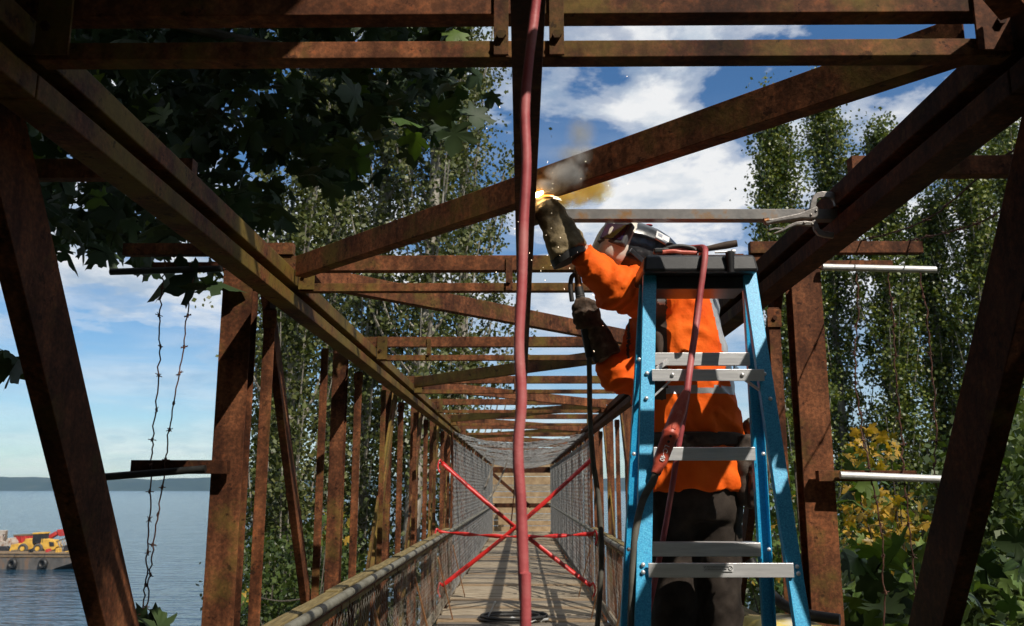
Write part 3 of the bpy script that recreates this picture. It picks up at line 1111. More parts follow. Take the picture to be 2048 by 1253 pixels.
# ================================================================== STEP LADDER
def build_ladder():
    A = [(P(1300, 548, 2.84), P(1286, 1253, 2.52)), (P(1500, 548, 2.84), P(1607, 1253, 2.52))]
    B = [(P(1291, 560, 2.99), P(1252, 1253, 3.12)), (P(1495, 560, 2.99), P(1536, 1253, 3.12))]
    L = thing('step_ladder', 'blue fibreglass step ladder with aluminium steps and black top cap', 'ladder', (.56, 2.7, 0))
    feet = []
    for nm, rails, sgn in (('rear_rail', A, 1), ('front_rail', B, -1)):
        for q, (a, b) in enumerate(rails):
            e = to_z(a, b, .03)
            up = (a - e).normalized()
            top = a + up * .02
            d = (top - e).normalized()
            side = Vector((1, 0, 0))
            side = (side - d * side.dot(d)).normalized()
            back = d.cross(side)
            if back.y * sgn < 0:
                back = -back
            w, t, dp = .0215, .004, .028
            prof = [(-w, 0), (w, 0), (w, dp), (w - t, dp), (w - t, t), (-w + t, t), (-w + t, dp), (-w, dp)]
            MB().sweep(prof, e, top, side, back).build(nm, 'fiberglass_blue', L, bevel=.0015)
            MB().box((e.x, e.y, .018), (.06, .06, .034)).build('foot', 'cap_plastic', L, bevel=.006)
    # steps on the climbing side
    ys = [722, 909, 1098]
    zs = [on_line(B[0][0], B[0][1], y).z for y in ys]
    pitch = (zs[0] - zs[2]) / 2
    while zs[-1] - pitch > .15:
        zs.append(zs[-1] - pitch)
    for z in zs:
        a, b = to_z(*B[0], z), to_z(*B[1], z)
        a, b = a + Vector((.018, -.03, 0)), b + Vector((-.018, -.03, 0))
        c = (a + b) / 2
        wd = b.x - a.x
        prof = [(-.04, .022), (.045, .022), (.045, .016), (-.033, .016), (-.033, -.017), (-.025, -.017), (-.025, -.022), (-.04, -.022)]
        MB().sweep(prof, (a.x, c.y + .03, z), (b.x, c.y + .03, z), Vector((0, 1, 0)), Vector((0, 0, 1))).build('step', 'aluminium', L, bevel=.0015)
        for (p, s) in ((a, -1), (b, 1)):
            MB().ball((p.x + s * .028, p.y + .0 - .002, z), (.007, .005, .007), 8, 6).build('rivet', 'aluminium', L, True)
    # cross bars on the back side
    bars = []
    for y, h in ((752, .036), (1140, .038)):
        a, b = on_line(*A[0], y), on_line(*A[1], y)
        a, b = a + Vector((.01, -.004, 0)), b + Vector((-.008, -.004, 0))
        f = a.y - .008
        prof = [(-.006, h / 2), (.004, h / 2), (.004, h * .36), (-.001, h * .3), (-.001, h * .08), (.003, 0), (.003, -h / 2), (-.006, -h / 2)] if y > 1000 else [(-.006, h / 2), (.02, h / 2), (.02, h / 2 - .004), (-.002, h / 2 - .004), (-.002, -h / 2), (-.006, -h / 2)]
        MB().sweep(prof, (a.x, f, a.z), (b.x, f, b.z), Vector((0, 1, 0)), Vector((0, 0, 1))).build('cross_bar', 'aluminium', L, bevel=.001)
        bars.append((a, b, f))
    z = bars[1][0].z - .62
    while z > .2:
        a, b = to_z(*A[0], z), to_z(*A[1], z)
        MB().bar(a + Vector((.01, -.01, 0)), b + Vector((-.01, -.01, 0)), .01, .036).build('cross_bar', 'aluminium', L)
        z -= .62
    for px, py in ((1294, 747), (1293, 797), (1529, 748), (1541, 798), (1286, 1130), (1286, 1145), (1594, 1134), (1597, 1148), (1345, 750), (1485, 750)):
        a, b = A[0] if px < 1400 else A[1]
        c = on_line(a, b, py)
        yy = c.y - .006
        if px in (1345, 1485):
            yy = bars[0][2] - .008
        p = P(px, py, yy)
        MB().ball(p, (.0065, .005, .0065), 10, 6).build('rivet', 'aluminium', L, True)
    # knee braces under the upper bar
    for (p0, p1) in (((1303, 797), (1343, 760)), ((1541, 797), (1487, 758))):
        a = P(*p0, bars[0][2] + .018)
        b = P(*p1, bars[0][2] + .018)
        MB().bar(a, b, .006, .016, up=(0, -1, 0)).build('knee_brace', 'aluminium', L, bevel=.001)
    for p0, p1 in (((1306, 745), (1335, 722)), ((1468, 735), (1490, 752))):
        MB().bar(P(*p0, 2.86), P(*p1, 2.96), .006, .016, up=(0, 0, 1)).build('spreader', 'aluminium', L, bevel=.001)
    # cap
    p0, p1 = P(1289, 509, 2.80), P(1513, 545, 2.80)
    x0, x1, zt, zb = p0.x, p1.x, p0.z, p1.z
    mb = MB()
    rings = []
    for (z, g) in ((zb - .0, .004), (zb + .012, .006), (zt - .012, .0), (zt, -.006)):
        rings.append((z, g))
    vs, fs = [], []
    for z, g in rings:
        vs += [(x0 - g, 2.80 - g, z), (x1 + g, 2.80 - g, z), (x1 + g, 3.03 + g, z), (x0 - g, 3.03 + g, z)]
    for i in range(3):
        for k in range(4):
            j = (k + 1) % 4
            fs.append((i * 4 + k, i * 4 + j, i * 4 + 4 + j, i * 4 + 4 + k))
    fs += [(3, 2, 1, 0), (12, 13, 14, 15)]
    cap = mb.add(vs, fs).build('top_cap', 'cap_plastic', L, bevel=.008)
    MB().box(((x0 + x1) / 2, 2.93, zb - .022), (x1 - x0 - .05, .16, .042)).build('cap_skirt', 'cap_plastic', L, bevel=.003)
    MB().tube([(x1 - .085, 2.79, zt + .004), (x1 - .085, 2.79, zb - .004)], [.015, .011], 12).build('cap_rib', 'cap_plastic', cap, True)
    # warning label on the lower bar
    c = P(1437, 1137, bars[1][2] - .009)
    lab = MB().box(c, (.080, .0012, .017)).build('warning_label', 'sticker', L)
    fr = Vector((0, -.0012, 0))
    place_text('DO NOT CLIMB BACK SECTION', .0047, 'print_black', lab, c + fr + Vector((-.007, 0, .0035)), (1, 0, 0), (0, 0, 1))
    place_text('NO SUBA POR LA SECCION TRASERA', .0035, 'print_black', lab, c + fr + Vector((-.007, 0, -.0025)), (1, 0, 0), (0, 0, 1))
    torus(MB(), c + fr + Vector((.032, 0, 0)), (0, 1, 0), .0055, .0009, 16, 5).build('symbol', 'print_black', lab)
    MB().bar(c + fr + Vector((.0285, 0, -.004)), c + fr + Vector((.0355, 0, .004)), .001, .0012, up=(0, 1, 0)).build('symbol', 'print_black', lab)
    return zt


CAP_Z = build_ladder()


# ================================================================== THE WELDER
def hand(mb, C, axis, palm, rr, fr, spread=.024, sweep=245, thumb_up=1, start=10):
    """Fist round a rod: four fingers and a thumb fused into mb."""
    C, ax, pd = Vector(C), Vector(axis).normalized(), Vector(palm).normalized()
    pd = (pd - ax * pd.dot(ax)).normalized()
    sd = ax.cross(pd)
    lens = (.86, 1.0, .96, .78)
    for i in range(4):
        c = C + ax * ((1.5 - i) * spread)
        pts, rad = [], []
        for j in range(9):
            a = R(start + sweep * lens[i] * j / 8)
            k = rr + fr * (1.06 if j not in (3, 6) else 1.22)
            pts.append(c + (pd * math.cos(a) + sd * math.sin(a)) * k)
            rad.append(fr * (1.08 if j in (3, 6) else 1.0) * (1 if j < 8 else .8))
        mb.tube(pts, rad, 10)
        mb.ball(pts[-1], fr * .85, 8, 6)
    # palm
    pc = C + pd * (rr + fr * 1.05) - sd * .012
    mb.loft([(pc + ax * t, pd * (fr * 1.35) * q, sd * .036 * q) for t, q in ((-.056, .55), (-.046, .9), (-.01, 1.05), (.03, 1.0), (.046, .8), (.052, .5))], 14)
    # thumb leaves the side of the palm and closes over the front
    t0 = C + pd * (rr + fr) - sd * .035 + ax * (.018 * thumb_up)
    pts = [t0, C + pd * (rr * .4 + fr) - sd * (rr + fr * 1.4) + ax * (.042 * thumb_up), C - pd * (rr * .5) - sd * (rr + fr * 1.3) + ax * (.055 * thumb_up),
           C - pd * (rr + fr * .6) - sd * (rr * .5) + ax * (.060 * thumb_up)]
    mb.tube(pts, [fr * 1.35, fr * 1.25, fr * 1.12, fr * .9], 10)
    mb.ball(pts[-1], fr * .9, 8, 6)


def build_person():
    Yc = 3.36
    foot_z = .86
    W = thing('person', 'welder in orange shirt and welding helmet reaching up beyond the ladder', 'person', (.66, Yc, foot_z))

    def tors(rows, ye=.125, grow=0.0):
        secs = []
        for (py, cx, hw, k) in rows:
            c = P(cx, py, Yc)
            h = hw / 524.0 + grow
            secs.append((c, Vector((h * .97, -.03, 0)), Vector((.03, ye * k + grow, 0)), .86))
        return secs
    S1, E1, W1, H1 = P(1318, 592, 3.26), P(1226, 574, 3.08), P(1122, 462, 3.06), P(1096, 420, 3.045)
    S2, E2, W2, H2 = P(1312, 640, 3.44), P(1243, 762, 3.36), P(1203, 702, 3.31), P(1180, 640, 3.30)
    neck = P(1338, 556, 3.36)
    head = P(1288, 492, 3.31)
    hipL, hipR = P(1348, 985, Yc), P(1428, 985, Yc)
    kneeL, kneeR = P(1347, 1175, Yc - .03), P(1436, 1180, Yc)
    anL = Vector((kneeL.x - .01, Yc + .04, foot_z + .09))
    anR = Vector((kneeR.x + .01, Yc + .05, foot_z + .09))
    # ---- the body: one continuous surface
    mb = MB()
    mb.loft(tors([(560, 1342, 40, .6), (590, 1348, 66, .8), (640, 1354, 76, .85), (720, 1361, 80, .88), (800, 1368, 78, .85), (870, 1376, 74, .82), (930, 1384, 80, .9), (985, 1388, 82, .9), (1010, 1388, 60, .7)]))
    mb.tube([neck - Vector((0, 0, .04)), neck, head - Vector((0, 0, .05))], [.06, .055, .052], 12)
    fdir = Vector((-.86, -.26, .40)).normalized()
    sdir = fdir.cross(Vector((0, 0, 1))).normalized()
    udir = sdir.cross(fdir).normalized()
    head = head - Vector((0, 0, .030)) - udir * .012
    mb.loft([(head + udir * t * .86 + fdir * g, fdir * a * .9, sdir * b * .95) for t, g, a, b in ((-.115, .04, .035, .03), (-.10, .035, .06, .05), (-.05, .015, .088, .066), (0, 0, .098, .075), (.05, -.01, .097, .077), (.09, -.015, .075, .062), (.112, -.015, .04, .035))], 18)
    mb.ball(head + fdir * .105 - udir * .012, (.016, .016, .022), 8, 6)              # nose
    mb.ball(head + fdir * .098 - udir * .062, (.018, .022, .010), 8, 6)              # mouth
    for s in (-1, 1):
        mb.ball(head + sdir * (.077 * s) - udir * .01 - fdir * .01, (.014, .014, .03), 8, 6)   # ears
        mb.ball(head + fdir * .086 + sdir * (.03 * s) + udir * .012, .013, 8, 6)     # eyes
    for (a, b, c, d) in ((S1, E1, W1, H1), (S2, E2, W2, H2)):
        mb.tube([a, a.lerp(b, .5), b, b.lerp(c, .35), c, d], [.055, .05, .042, .042, .03, .03], 12)
    for (h, k, a) in ((hipL, kneeL, anL), (hipR, kneeR, anR)):
        mb.tube([h, h.lerp(k, .4), k, k.lerp(a, .35), a, a - Vector((0, 0, .04))], [.08, .075, .055, .055, .038, .036], 12)
    link('body', remesh(mb, .011, 3, name='body'), 'skin', W)
    head = P(1288, 492, 3.31)
    # ---- shirt
    mb = MB()
    mb.loft(tors([(548, 1338, 34, .55), (560, 1341, 58, .7), (585, 1347, 76, .86), (620, 1352, 86, .98), (660, 1357, 90, 1.03), (720, 1362, 97, 1.08), (790, 1368, 103, 1.12), (850, 1375, 106, 1.12),
                  (890, 1380, 100, 1.06), (930, 1383, 105, 1.14), (968, 1384, 108, 1.18), (984, 1384, 106, 1.16)]), 32)
    c1 = P(1160, 506, 3.07)
    mb.tube([S1 + (S1 - E1).normalized() * .05, S1, S1.lerp(E1, .5), E1, E1.lerp(c1, .55), c1], [.075, .092, .088, .082, .064, .050], 20)
    c2 = P(1208, 714, 3.315)
    mb.tube([S2, S2.lerp(E2, .5), E2, E2 + (E2 - S2).normalized() * .035], [.088, .078, .074, .05], 20)
    mb.tube([E2 + Vector((0, 0, -.01)), E2.lerp(c2, .6), c2], [.072, .058, .050], 20)
    me = remesh(mb, .010, 5, name='shirt')

    def folds(co):
        px, py = proj(co)
        q = Vector(co)
        d = 0.0
        if px < 1290:                                   # sleeves: folds across the arm
            ax = (c1 - S1).normalized() if py < 640 else (c2 - E2).normalized()
            t = q.dot(ax)
            d = .012 * noise.noise(Vector((t * 30, q.z * 7, q.y * 7))) + .004 * noise.noise(q * 45)
        else:                                           # back: long slanting folds
            t = q.x * .8 + q.z * .55
            d = .014 * noise.noise(Vector((t * 17, (q.z - q.x) * 3.2, 4))) + .003 * noise.noise(q * 30)
        # sharp creases
        if px < 1290:
            c = noise.noise(Vector((t * 20 + 3, q.z * 5, q.y * 5)))
        else:
            c = noise.noise(Vector((t * 10 + 7, (q.z - q.x) * 2.4, 9)))
        d += .010 * max(0.0, 1 - abs(c) * 6) - .003
        return d
    displace(me, folds)
    for mn in ('orange_cloth', 'tan_stripe', 'silver_stripe'):
        me.materials.append(MAT[mn])
    for poly in me.polygons:
        px, py = proj(poly.center)
        front = poly.center.y > Yc + .02
        i = 0
        edge = 1414 + (py - 570) * .235
        if 1306 < px < 1334 and 560 < py < 800:
            i = 1
            if 1316 < px < 1330:
                i = 2 if py < 610 else 1
        elif edge < px < edge + 20 and 570 < py < 775:
            i = 2
        elif 773 < py < 788 and px > 1290:
            i = 2
        elif 1254 < px < 1260 and 640 < py < 720:
            i = 1
        poly.material_index = i
    link('shirt', me, None, W)
    # ---- trousers
    mb = MB()
    mb.loft(tors([(868, 1378, 84, .9), (900, 1381, 88, .92), (960, 1386, 92, .98), (1010, 1388, 95, 1.0), (1040, 1389, 88, .95)]), 28)
    for (h, k, a) in ((hipL, kneeL, anL), (hipR, kneeR, anR)):
        mb.tube([h, h.lerp(k, .45), k, k.lerp(a, .4), a + Vector((0, 0, .02)), a - Vector((0, 0, .03))], [.098, .094, .083, .082, .078, .08], 18)
    me = remesh(mb, .012, 4, name='trousers')
    displace(me, lambda q: .010 * noise.noise(Vector((q.x * 9, q.y * 9, q.z * 14 + q.x * 8))) + .004 * noise.noise(q * 40))
    link('trousers', me, 'trousers', W)
    for s, a in ((-1, anL), (1, anR)):
        mb = MB().loft([(a + Vector((0, 0, .10)), (.055, 0, 0), (0, .055, 0)), (a, (.052, 0, 0), (0, .055, 0)), (a + Vector((-.01, .03, -.05)), (.052, 0, 0), (0, .10, 0)), (a + Vector((-.01, .05, -.088)), (.055, 0, 0), (0, .14, 0))], 16)
        link('boot', remesh(mb, .01, 2, name='boot'), 'boot_leather', W)
    # ---- belt with pouches
    secs = tors([(868, 1377, 101, 1.12), (871, 1377, 108, 1.19), (892, 1381, 107, 1.18), (896, 1381, 100, 1.1)])
    belt = MB().loft(secs, 32).build('tool_belt', 'tool_leather', W, True)
    pad = MB().loft([(P(x, 881, Yc - .140), (.0, 0, .026 * k), (0, .012, 0)) for x, k in ((1354, .6), (1358, 1), (1392, 1.06), (1424, 1), (1428, .6))], 12).build('back_pad', 'glove_dark', belt, True)

    def pouch(nm, mt, x0, y0, x1, y1, ya, yb, taper=.85):
        a, b = P(x0, y0, ya), P(x1, y1, ya)
        cx, w = (a.x + b.x) / 2, (b.x - a.x) / 2
        secs = []
        for t in (0, .08, .3, .7, .93, 1.0):
            z = a.z + (b.z - a.z) * t
            k = (1.0 if t < .5 else 1 - (1 - taper) * (t - .5) * 2) * (.86 if t in (0, 1.0) else 1)
            secs.append(((cx - .01 * t, (ya + yb) / 2, z), (w * k, 0, 0), (0, (yb - ya) / 2 * k, 0), .6))
        me = remesh(MB().loft(secs, 24), .008, 2, name=nm)
        displace(me, lambda q: .010 * noise.noise(q * 22) + .004 * noise.noise(q * 60))
        return link(nm, me, mt, belt)
    pouch('pouch', 'canvas', 1496, 836, 1556, 965, 3.30, 3.42, .9)
    pouch('pouch', 'tool_leather', 1474, 870, 1530, 1010, 3.22, 3.34, .7)
    pouch('pouch', 'tool_leather', 1500, 925, 1548, 1020, 3.20, 3.29, .8)
    for x in (1516, 1521, 1526):
        MB().tube([P(x, 872, 3.24), P(x + 1, 915, 3.24)], .005, 8).build('drill_bit', 'aluminium', belt, True)
    torus(MB(), P(1521, 998, 3.19), (.8, .6, 0), .020, .004, 20, 6).build('ring', 'aluminium', belt, True)
    # ---- gauntlets
    mb = MB()
    mb.loft([(P(1137, 508, 3.05), Vector((.065, 0, .034)), Vector((0, .058, 0))), (P(1131, 490, 3.05), Vector((.064, 0, .034)), Vector((0, .058, 0))), (P(1118, 462, 3.045), Vector((.054, 0, .028)), Vector((0, .05, 0))),
             (P(1106, 438, 3.045), Vector((.05, 0, .022)), Vector((0, .044, 0))), (P(1098, 420, 3.045), Vector((.046, 0, .016)), Vector((0, .036, 0))), (P(1090, 404, 3.05), Vector((.032, 0, .01)), Vector((0, .026, 0)))], 20)
    hand(mb, P(1088, 424, 3.10), (1, 0, .05), (0, -1, .15), .024, .0125, sweep=200, thumb_up=-1)
    me = remesh(mb, .006, 3, name='glove')
    displace(me, lambda q: .006 * noise.noise(Vector((q.x * 16, q.y * 16, q.z * 34))) + .003 * noise.noise(q * 60))
    link('glove', me, 'glove_leather', W, label='scorched tan leather gauntlet raised to the weld')
    mb = MB().loft([(P(1134, 505, 3.05), Vector((.060, 0, .031)), Vector((0, .053, 0))), (P(1141, 521, 3.052), Vector((.060, 0, .031)), Vector((0, .055, 0)))], 20)
    mb.build('cuff_lining', 'black_rubber', W, True)
    mb = MB()
    mb.loft([(P(1214, 716, 3.315), Vector((.050, 0, .022)), Vector((0, .05, 0))), (P(1207, 698, 3.31), Vector((.051, 0, .022)), Vector((0, .05, 0))), (P(1197, 672, 3.305), Vector((.044, 0, .016)), Vector((0, .044, 0))),
             (P(1187, 650, 3.30), Vector((.040, 0, .01)), Vector((0, .036, 0))), (P(1183, 632, 3.30), Vector((.03, 0, .0)), Vector((0, .03, 0)))], 20)
    hand(mb, P(1170, 634, 3.285), (P(1155, 560, 3.285) - P(1178, 700, 3.285)), (.9, .4, 0), .019, .0135, spread=.0255, sweep=-240, thumb_up=1, start=-10)
    me = remesh(mb, .0055, 3, name='glove')
    displace(me, lambda q: .005 * noise.noise(Vector((q.x * 20, q.y * 20, q.z * 34))) + .0025 * noise.noise(q * 70))
    link('glove', me, 'glove_dark', W, label='dark brown glove closed round the electrode holder')
    # ---- hood round neck and welding helmet
    mb = MB().loft([(neck - Vector((.0, 0, .035)), (.085, 0, 0), (0, .085, 0)), (neck + Vector((-.03, 0, .03)), (.08, 0, .02), (0, .075, 0)), (head - udir * .04 - fdir * .03, fdir * .07, sdir * .08), (head + udir * .0 - fdir * .035, fdir * .07, sdir * .08), (head + udir * .045 - fdir * .035, fdir * .045, sdir * .055)], 20)
    link('hood', remesh(mb, .009, 3, name='hood'), 'black_rubber', W)
    hc = head - udir * .022 - Vector((0, 0, .022))
    H = MB().loft([(hc + fdir * t - udir * g, udir * a, sdir * b, .82) for t, g, a, b in
                   ((-.125, -.02, .050, .075), (-.10, -.012, .082, .098), (-.05, -.002, .106, .116), (.0, .006, .118, .122), (.06, .012, .117, .118), (.10, .014, .110, .11), (.118, .014, .104, .104))], 28)
    hm = link('welding_helmet', remesh(H, .007, 3, name='welding_helmet'), 'helmet_black', W)
    fm = MB().loft([(hc + fdir * t - udir * g, udir * a, sdir * b, .74) for t, g, a, b in ((.088, .014, .112, .110), (.11, .016, .114, .111), (.145, .018, .102, .099), (.172, .018, .082, .082), (.182, .018, .064, .066))], 28)
    link('front_frame', remesh(fm, .006, 2, name='front_frame'), 'helmet_cream', hm)
    nd = -1 if sdir.y > 0 else 1
    side = sdir * nd                                     # the side of the head that faces the camera
    # the dark viewing window sits on the camera-facing corner of the front
    lc = hc + fdir * .150 + side * .078 - udir * .006
    lf = (fdir * .78 + side * .62 + udir * .05).normalized()
    ls = lf.cross(udir).normalized()
    lu = ls.cross(lf)
    rotm = Matrix((ls, lu, lf)).transposed()
    win = MB().box(lc, (.118, .094, .030), rotm).build('window_frame', 'helmet_grey', hm, bevel=.006)
    MB().box(lc + lf * .014, (.096, .070, .008), rotm).build('lens', 'lens', win, bevel=.003)
    # sticker, side knob, headband knob, grey cheek panel
    st = hc + side * .112 - fdir * .012 + udir * .052
    sf = (side + udir * .42).normalized()
    sr = fdir.cross(sf).normalized()
    rm = Matrix((fdir, sr, sf)).transposed()
    s1 = MB().box(st, (.056, .042, .006), rm).build('sticker', 'sticker', hm, bevel=.001)
    MB().box(st + sf * .0036 + fdir * .012 + sr * .006, (.018, .014, .001), rm).build('print', 'sticker_print', s1)
    MB().box(st + sf * .0036 - fdir * .012 - sr * .008, (.022, .004, .001), rm).build('print', 'sticker_print', s1)
    kc = hc + side * .119 - fdir * .052 + udir * .030
    torus(MB(), kc, side, .017, .006, 18, 8).build('side_knob', 'helmet_grey', hm, True)
    MB().tube([kc - side * .01, kc + side * .008], .010, 12).build('side_knob', 'helmet_black', hm, True)
    kb = hc - fdir * .112 + udir * .062 + side * .02
    MB().tube([kb, kb - fdir * .02 + udir * .012, kb - fdir * .032 + udir * .02], [.012, .019, .015], 10).build('headband_knob', 'helmet_black', hm, True)
    rd = hc + udir * .116 + fdir * .03 + side * .02
    MB().ball(rd, (.018, .015, .005), 10, 6).build('emblem', 'red_print', hm, True)
    MB().bar(hc + side * .123 + fdir * .09 - udir * .055, hc + side * .10 - fdir * .07 - udir * .085, .006, .020, up=udir).build('cheek_rib', 'helmet_black', hm, bevel=.003)
    return W, H1, H2


WELDER, HAND1, HAND2 = build_person()

# platform the welder stands on, below the picture
pf = thing('work_platform', 'low plank platform under the welder, below the picture edge', 'platform', (.62, 3.55, 0))
for i in range(3):
    MB().box((.62, 3.33 + i * .19, .84), (1.0, .18, .04)).build('plank', 'weathered_wood_warm', pf, bevel=.004)
for x in (.2, 1.0):
    for y in (3.3, 3.74):
        MB().box((x, y, .41), (.06, .06, .82)).build('leg', 'weathered_wood', pf)

# electrode holder with its cable
eh = thing('electrode_holder', 'worn copper and black electrode holder gripped in the lower glove', 'welding tool', P(1170, 634, 3.285))
h0, h1 = P(1178, 715, 3.30), P(1160, 590, 3.285)
MB().tube([h0, h0.lerp(h1, .5), h1, P(1157, 575, 3.285)], [.012, .017, .018, .016], 14).build('handle', 'black_rubber', eh, True)
MB().tube([P(1158, 578, 3.285), P(1155, 552, 3.285), P(1150, 535, 3.285)], [.015, .012, .006], 12).build('jaw', 'copper', eh, True)
MB().tube(curve_pts([P(1144, 603, 3.28), P(1141, 575, 3.28), P(1143, 556, 3.28), P(1150, 548, 3.28)]), [.009] * 24 + [.006], 10).build('lever', 'black_rubber', eh, True)
MB().tube([P(1153, 540, 3.28), P(1086, 396, 3.10)], .0022, 6).build('electrode', 'new_steel', eh)
for k in range(7):
    torus(MB(), h0.lerp(h1, .80 + k * .03), h1 - h0, .0175, .0018, 12, 5).build('spring_coil', 'clamp_steel', eh)
cb = MB().tube(curve_pts([P(1178, 712, 3.30), P(1179, 760, 3.29), P(1180, 830, 3.29), P(1186, 920, 3.3), P(1197, 1000, 3.32), P(1203, 1100, 3.33), P(1199, 1200, 3.33), P(1190, 1300, 3.32), P(1180, 1420, 3.3), (.25, 3.2, .03), (.15, 3.6, .02)]), .0098, 10).build('welding_cable', 'grey_rubber', None, True)
tag(cb, 'thin grey welding cable hanging from the electrode holder', 'cable')

# ------------------------------------------------------------------ new steel bar and locking clamp
bar = MB()
ba, bb = P(1066, 432, 3.13), P(1671, 432, 3.13)
bar.sweep([(-.022, .019), (-.018, .019), (-.018, -.015), (.026, -.015), (.026, -.019), (-.022, -.019)], ba, bb, Vector((0, 1, 0)), Vector((0, 0, 1)))
tag(bar.build('steel_angle', 'new_steel', None, bevel=.001), 'bare new steel angle bar clamped across to the right chord', 'steel bar')

cl = thing('locking_clamp', 'steel locking C-clamp gripping the new bar to the right chord', 'clamp', P(1640, 432, 3.10))


def flat(nm, pts, y0, th, mat_, parent, bev=.002):
    return MB().prism([P(a, b, y0) for a, b in pts], (0, th, 0)).build(nm, mat_, parent, bevel=bev)


up = [(1619, 424), (1622, 404), (1627, 391), (1634, 385), (1645, 383), (1664, 384), (1673, 388), (1677, 396), (1680, 410), (1671, 412), (1668, 402), (1663, 396), (1651, 395), (1640, 395), (1635, 398), (1633, 410), (1632, 424)]
flat('upper_jaw', up, 3.08, .016, 'clamp_steel', cl)
torus(MB(), P(1678, 411, 3.085), (.3, -1, 0), .006, .004, 14, 6).build('swivel_pad', 'copper', cl, True)
bd = flat('handle_body', [(1530, 442), (1534, 438), (1548, 437), (1600, 426), (1620, 418), (1634, 412), (1637, 416), (1637, 430), (1634, 435), (1628, 437), (1605, 436), (1580, 440), (1548, 445), (1536, 448), (1531, 447)], 3.072, .024, 'clamp_steel', cl, .004)
MB().tube([P(1528, 444, 3.084), P(1537, 442, 3.084)], .013, 12).build('adjusting_screw', 'copper', cl, True)
flat('lever', [(1548, 466), (1566, 458), (1577, 450), (1592, 444), (1610, 442), (1627, 444), (1629, 452), (1612, 451), (1594, 450), (1580, 455), (1568, 462), (1549, 468)], 3.076, .014, 'clamp_steel', cl)
flat('lower_jaw', [(1622, 440), (1632, 440), (1638, 452), (1640, 458), (1648, 462), (1668, 465), (1668, 476), (1650, 474), (1637, 470), (1629, 460), (1627, 450)], 3.08, .016, 'clamp_steel', cl)
flat('release_trigger', [(1538, 459), (1552, 455), (1568, 456), (1566, 459), (1552, 458), (1540, 461)], 3.08, .006, 'clamp_steel', cl, .0)
for p in ((1622, 430), (1632, 422), (1609, 446), (1625, 449), (1634, 458)):
    MB().ball(P(*p, 3.071), (.005, .004, .005), 8, 6).build('rivet', 'clamp_steel', cl, True)

# ------------------------------------------------------------------ weld arc, sparks, smoke
wp = P(1078, 388, 3.06)
wa = thing('welding_arc', 'bright orange welding flare under the diagonal brace', 'flame', wp)
MB().loft([(P(x, y, 3.05), (0, .006 * k, .0), (0, 0, .009 * k)) for x, y, k in ((1056, 397, .2), (1066, 393, .8), (1076, 389, 1.0), (1090, 384, .55), (1108, 378, .1))], 12).build('arc_core', 'arc_core', wa, True)
MB().loft([(P(x, y, 3.056), (0, .008 * k, 0), (0, 0, .014 * k)) for x, y, k in ((1072, 395, .2), (1086, 391, .8), (1106, 386, .8), (1128, 379, .35), (1152, 372, .05))], 10).build('arc_tail', 'arc_glow', wa, True)
mb = MB()
rr = random.Random(31)
for i in range(70):
    r_ = abs(rr.gauss(0, 130)) + 10
    a = rr.uniform(0, 2 * math.pi)
    c = P(1115 + r_ * math.cos(a) * .9, 395 + r_ * math.sin(a) * 1.1 + rr.uniform(0, 110), 3.02 + rr.uniform(-.5, .35))
    d = (c - wp).normalized() * rr.choice([.0, .0, .001, .004])
    e = rr.choice([.0006, .0008, .0011])
    mb.tube([c - d - Vector((0, 0, e)), c, c + d + Vector((0, 0, e))], [e * .5, e, e * .4], 5)
for i in range(26):
    a = rr.uniform(-.9, .5)
    s0 = rr.uniform(.02, .06)
    dr = Vector((math.cos(a), rr.uniform(-.3, .3), math.sin(a)))
    c = wp + dr * s0
    mb.tube([c, c + dr * rr.uniform(.01, .04)], [.0012, .0004], 4)
sp = mb.build('sparks', 'spark', None)
tag(sp, 'tiny white hot sparks flying round the weld', 'sparks', kind='stuff')


def smoke(name, label, blobs, dens, col, absorb, scale, cut, glow=0.0):
    m, w = new_mat(name)
    out = w.n('ShaderNodeOutputMaterial')
    pv = w.n('ShaderNodeVolumePrincipled')
    pv.inputs['Color'].default_value = (*col, 1)
    pv.inputs['Absorption Color'].default_value = (*absorb, 1)
    if glow:
        pv.inputs['Emission Color'].default_value = (1.0, .42, .07, 1)  # emission stands in for arc light falling on the fume
    tc = w.n('ShaderNodeTexCoord')
    n1 = w.n('ShaderNodeTexNoise', i_Scale=scale, i_Detail=5.0, i_Roughness=.62, i_Distortion=.9)
    w.l(tc.outputs['Object'], n1.inputs['Vector'])
    tot = None
    for (c, r) in blobs:
        vs = w.n('ShaderNodeVectorMath', operation='SUBTRACT')
        w.l(tc.outputs['Object'], vs.inputs[0])
        vs.inputs[1].default_value = c
        dv = w.n('ShaderNodeVectorMath', operation='DIVIDE')
        w.l(vs.outputs[0], dv.inputs[0])
        dv.inputs[1].default_value = r
        ln = w.n('ShaderNodeVectorMath', operation='LENGTH')
        w.l(dv.outputs[0], ln.inputs[0])
        f = w.math('SUBTRACT', 1.0, ln.outputs['Value'], clamp=True)
        tot = f if tot is None else w.math('MAXIMUM', tot, f)
    nn = w.math('SUBTRACT', n1.outputs[0], cut)
    d = w.math('MULTIPLY', w.math('MULTIPLY', w.math('ADD', nn, w.math('MULTIPLY', tot, .22)), tot), dens)
    d = w.math('MAXIMUM', d, 0.0)
    w.l(d, pv.inputs['Density'])
    if glow:
        w.l(w.math('MULTIPLY', d, glow), pv.inputs['Emission Strength'])
    w.l(pv.outputs[0], out.inputs['Volume'])
    lo = [min(c[i] - r[i] for c, r in blobs) for i in range(3)]
    hi_ = [max(c[i] + r[i] for c, r in blobs) for i in range(3)]
    o = MB().box([(a + b) / 2 for a, b in zip(lo, hi_)], [b - a for a, b in zip(lo, hi_)]).build(name, name)
    tag(o, label, 'smoke', kind='stuff')
    m.cycles.volume_step_rate = 1.0
    return o


